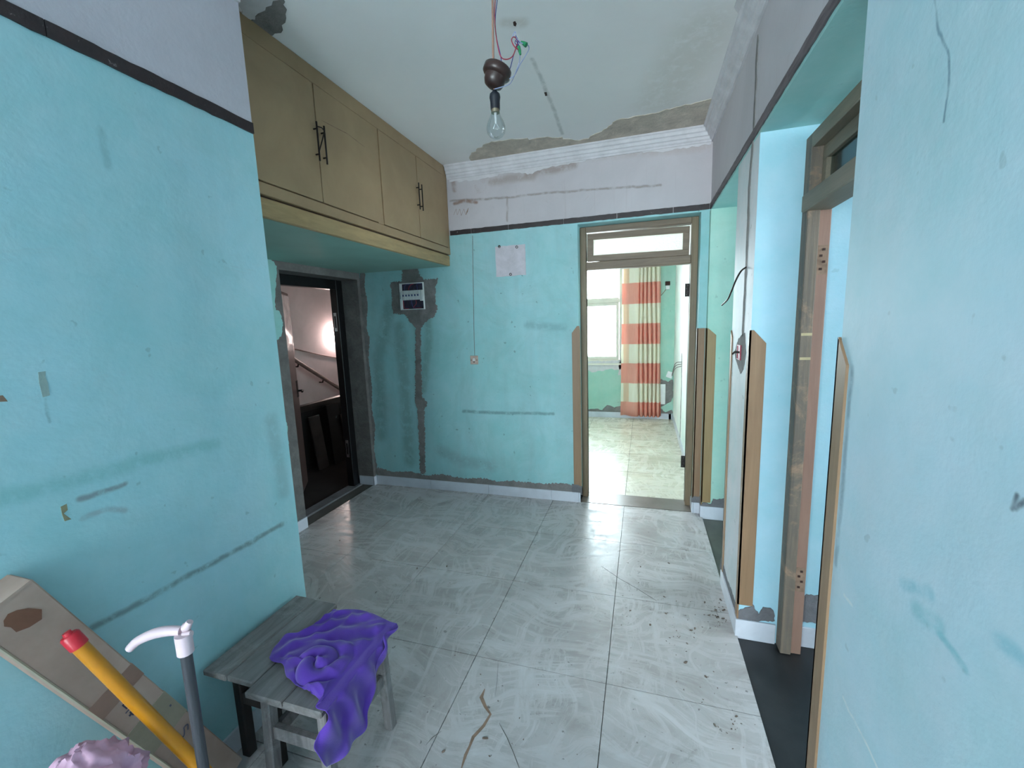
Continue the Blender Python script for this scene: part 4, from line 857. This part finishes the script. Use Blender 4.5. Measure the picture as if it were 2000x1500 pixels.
M['yellow'] = flat('yellow_plastic_sleeve', (202, 130, 18), .3, .12, 6, bump=.08, stretch=(1, 1, .3)); M['red_cap'] = flat('red_plastic_cap', (196, 30, 48), .35, .08, 8)
a = PX(134, 1240, -1.255); b = PX(392, 1500, -1.10); dv = (b-a).normalized(); e = a + dv*((.012-a.z)/dv.z)
pt = thing('broom_pole', 'yellow pole with red end cap leaning on the cardboard carton', 'pole', e)
u0 = a + dv*.030
obj('pole_shaft', tube(bmesh.new(), [u0, e], .0155, 16), 'yellow', pt, True)
obj('end_cap', lathe([(0, -.008), (.008, -.008), (.009, .0), (.015, .0), (.0178, .004), (.0178, .036), (0, .036)], a, dv, 20), 'red_cap', pt, True)

M['pale_pink'] = flat('pale_pink_plastic', (216, 190, 198), .4, .04, 10, bump=.02); M['tube_metal'] = flat('grey_metal_tube', (74, 74, 80), .4, .15, 12, .3, stretch=(8, 8, .6))
z = .885; t0 = F(361, 1262, z-.03); t1 = PX(397, 1497, -.985)
dv2 = (t1-t0).normalized(); e2 = t0 + dv2*((.004-t0.z)/dv2.z)
cn = thing('walking_cane', 'grey metal stick with a curved pale pink handle beside the stools', 'cane', e2)
obj('shaft', tube(bmesh.new(), [t0, e2], .0115, 14), 'tube_metal', cn, True)
obj('collar', tube(bmesh.new(), [t0-dv2*.030, t0+dv2*.016], .0165, 16), 'pale_pink', cn, True)
dep = (t0-CAM).dot(FW)
def CP(x, y, k=0): d = ray(x, y)/FPX; return CAM + d*(dep+k)
hp_ = [CP(x, y) for x, y in ((354, 1232), (330, 1232), (306, 1236), (284, 1244), (266, 1254), (253, 1267))]
hb = bmesh.new(); tube(hb, catmull(hp_, 5), [.0115-.0042*abs(i/25-.35) for i in range(26)], 12)
obj('grip', hb, 'pale_pink', cn, True)
for (xa, ya, xb, yb) in ((360, 1225, 371, 1214), (360, 1240, 374, 1238)):
    obj('hook_tab', tube(bmesh.new(), [CP(xa, ya), CP((xa+xb)/2, ya-1), CP(xb, yb)], [.010, .0095, .007], 10), 'pale_pink', cn, True)

M['pink_bag'] = flat('pink_thin_fabric', (206, 160, 184), .6, .06, 10, bump=.05)
M['maroon'] = flat('maroon_plastic', (92, 40, 48), .4, .1, 6)
bc = Vector((-1.195, .485, 0))
bk = thing('maroon_bucket', 'maroon plastic bucket beneath the crumpled pink bag', 'bucket', bc)
obj('bucket_body', lathe([(0, 0), (.085, 0), (.098, .43), (.104, .43), (.104, .445), (.092, .445), (.08, .012), (0, .012)], bc, (0, 0, 1), 28), 'maroon', bk, True)
bm = bmesh.new(); bmesh.ops.create_icosphere(bm, subdivisions=5, radius=1)
for v in bm.verts:
    n = v.co.normalized(); p = n*2.2
    r = 1 + .22*noise.noise(p*.9+Vector((3, 1, 2))) + .16*(1-abs(noise.noise(p*1.6+Vector((7, 0, 0))))*2.2) + .07*(1-abs(noise.noise(p*4.2))*2)
    sp = max(0, n.z)**4
    v.co = Vector((n.x*.088*r*(1-.25*sp), n.y*.092*r*(1-.25*sp), .515+n.z*.085*r+.03*sp)) + bc
    v.co.z = max(v.co.z, .4465)
bg_ = obj('crumpled_bag', bm, 'pink_bag', None, True); tag(bg_, 'crumpled pale pink bag in the lower left corner', 'bag')

# ---------------------------------------------------------------- purple cloth on the grey stool
def purple_cloth():
    top = .427; ex = -.899
    # rows from the back of the stool to its front: free edge, two points on the top (pixels), hang (pixel on the side, outward bulge) and hem
    rows = [((652, 1192), (685, 1190), (715, 1193), 1.270, (757, 1238, .012), (752, 1252, .012)),
            ((625, 1212), (660, 1206), (705, 1210), 1.235, (757, 1256, .022), (745, 1275, .020)),
            ((592, 1234), (632, 1228), (690, 1236), 1.180, (742, 1300, .012), (731, 1330, .016)),
            ((553, 1246), (606, 1250), (680, 1262), 1.120, (730, 1335, .022), (723, 1392, .030)),
            ((526, 1288), (584, 1278), (662, 1288), 1.060, (712, 1370, .012), (706, 1432, .022)),
            ((552, 1301), (592, 1302), (650, 1314), 1.005, (690, 1400, .026), (684, 1464, .030)),
            ((560, 1327), (600, 1328), (640, 1338), .955, (664, 1420, .010), (655, 1494, .018)),
            ((590, 1347), (612, 1350), (632, 1357), .915, (642, 1430, .022), (634, 1496, .030)),
            ((608, 1357), (618, 1362), (626, 1372), .885, (627, 1425, .008), (615, 1462, .014))]
    net = []
    for l, a, b, ye, h, m in rows:
        P = [F(*l, top), F(*a, top), F(*b, top), Vector((ex-.03, ye, top)), Vector((ex+.010, ye, top-.012)), PX(h[0], h[1], ex+h[2]), PX(m[0], m[1], ex+m[2])]
        P[0].x = min(P[0].x, ex-.06); net.append(catmull(P, 14))
    nT = len(net[0]); cols = [catmull([net[i][j] for i in range(len(rows))], 11) for j in range(nT)]; nS = len(cols[0])
    c = F(622, 1305, top); nt_top = 14*3; bm = bmesh.new(); G = []
    for i in range(nS):
        row = []
        for j in range(nT):
            p = cols[j][i].copy(); n0 = noise.noise(Vector((p.x*9, p.y*9, p.z*5+2)))
            if j <= nt_top:                                     # lying part: swirl of folds round the bunched middle
                d = Vector((p.x-c.x, p.y-c.y, 0)); r = max(d.length, 1e-4); th = math.atan2(d.y, d.x)
                edge = min(1, j/5, (nt_top+4-j)/8, i/6+.1, (nS-1-i)/6+.1)
                m = math.exp(-(r/.105)**2)*edge
                ph = r*105 - 1.6*th + 2.6*n0
                long_ = math.sin((p.x*.8-p.y*1.0)*62 + 3.2*noise.noise(Vector((p.x*6, p.y*6, 7))))
                rg = (1-abs(noise.noise(Vector((p.x*13+5, p.y*13, 1)))))**3
                p.z += .030*m + .018*m*math.sin(ph) + (.0065*long_ + .016*(rg-.45))*edge*(1-.5*m) + .004*edge
                q = d/r; p -= q*(.016*m*math.cos(ph))
                # rolled free edge
                lift = max(0, 1-j/4); p.z += .012*lift*(.6+.8*noise.noise(Vector((i*.21, 0, 4))))
                p.z = max(p.z, top-.003)
            else:
                k = min(1, (j-nt_top)/18)
                y = p.y+.25*p.z
                p.x += k*(.009*math.sin(y*66+1.4*noise.noise(Vector((y*7, p.z*5, 0)))) + .008*noise.noise(Vector((y*15, p.z*8, 3))))
                p.x = max(p.x, ex+.006) if p.z < top-.003 else p.x
            row.append(bm.verts.new(p))
        G.append(row)
    for a, b in zip(G, G[1:]):
        for j in range(nT-1): bm.faces.new((a[j], a[j+1], b[j+1], b[j]))
    bmesh.ops.smooth_vert(bm, verts=bm.verts, factor=.25, use_axis_x=True, use_axis_y=True, use_axis_z=True)
    return bm
def cloth_mat():
    t = NT('purple_knit'); n = t.noise(6, 4, .5, 0, None, .3, .7)
    t.color(t.mix(n, lin((96, 58, 166)), lin((74, 40, 146)))); t.rough(.95); t.b.inputs['Sheen Weight'].default_value = .35
    t.bump(t.noise(260, 2, .5, 0, None, .2, .8), .15, .002); return t.m
M['purple'] = cloth_mat()
pc = obj('purple_cloth', purple_cloth(), 'purple', None, True); tag(pc, 'crumpled purple cloth draped over the grey stool', 'cloth')
md = pc.modifiers.new('thickness', 'SOLIDIFY'); md.thickness = .0025; md.offset = 1
md = pc.modifiers.new('smooth', 'SUBSURF'); md.levels = 1; md.render_levels = 1
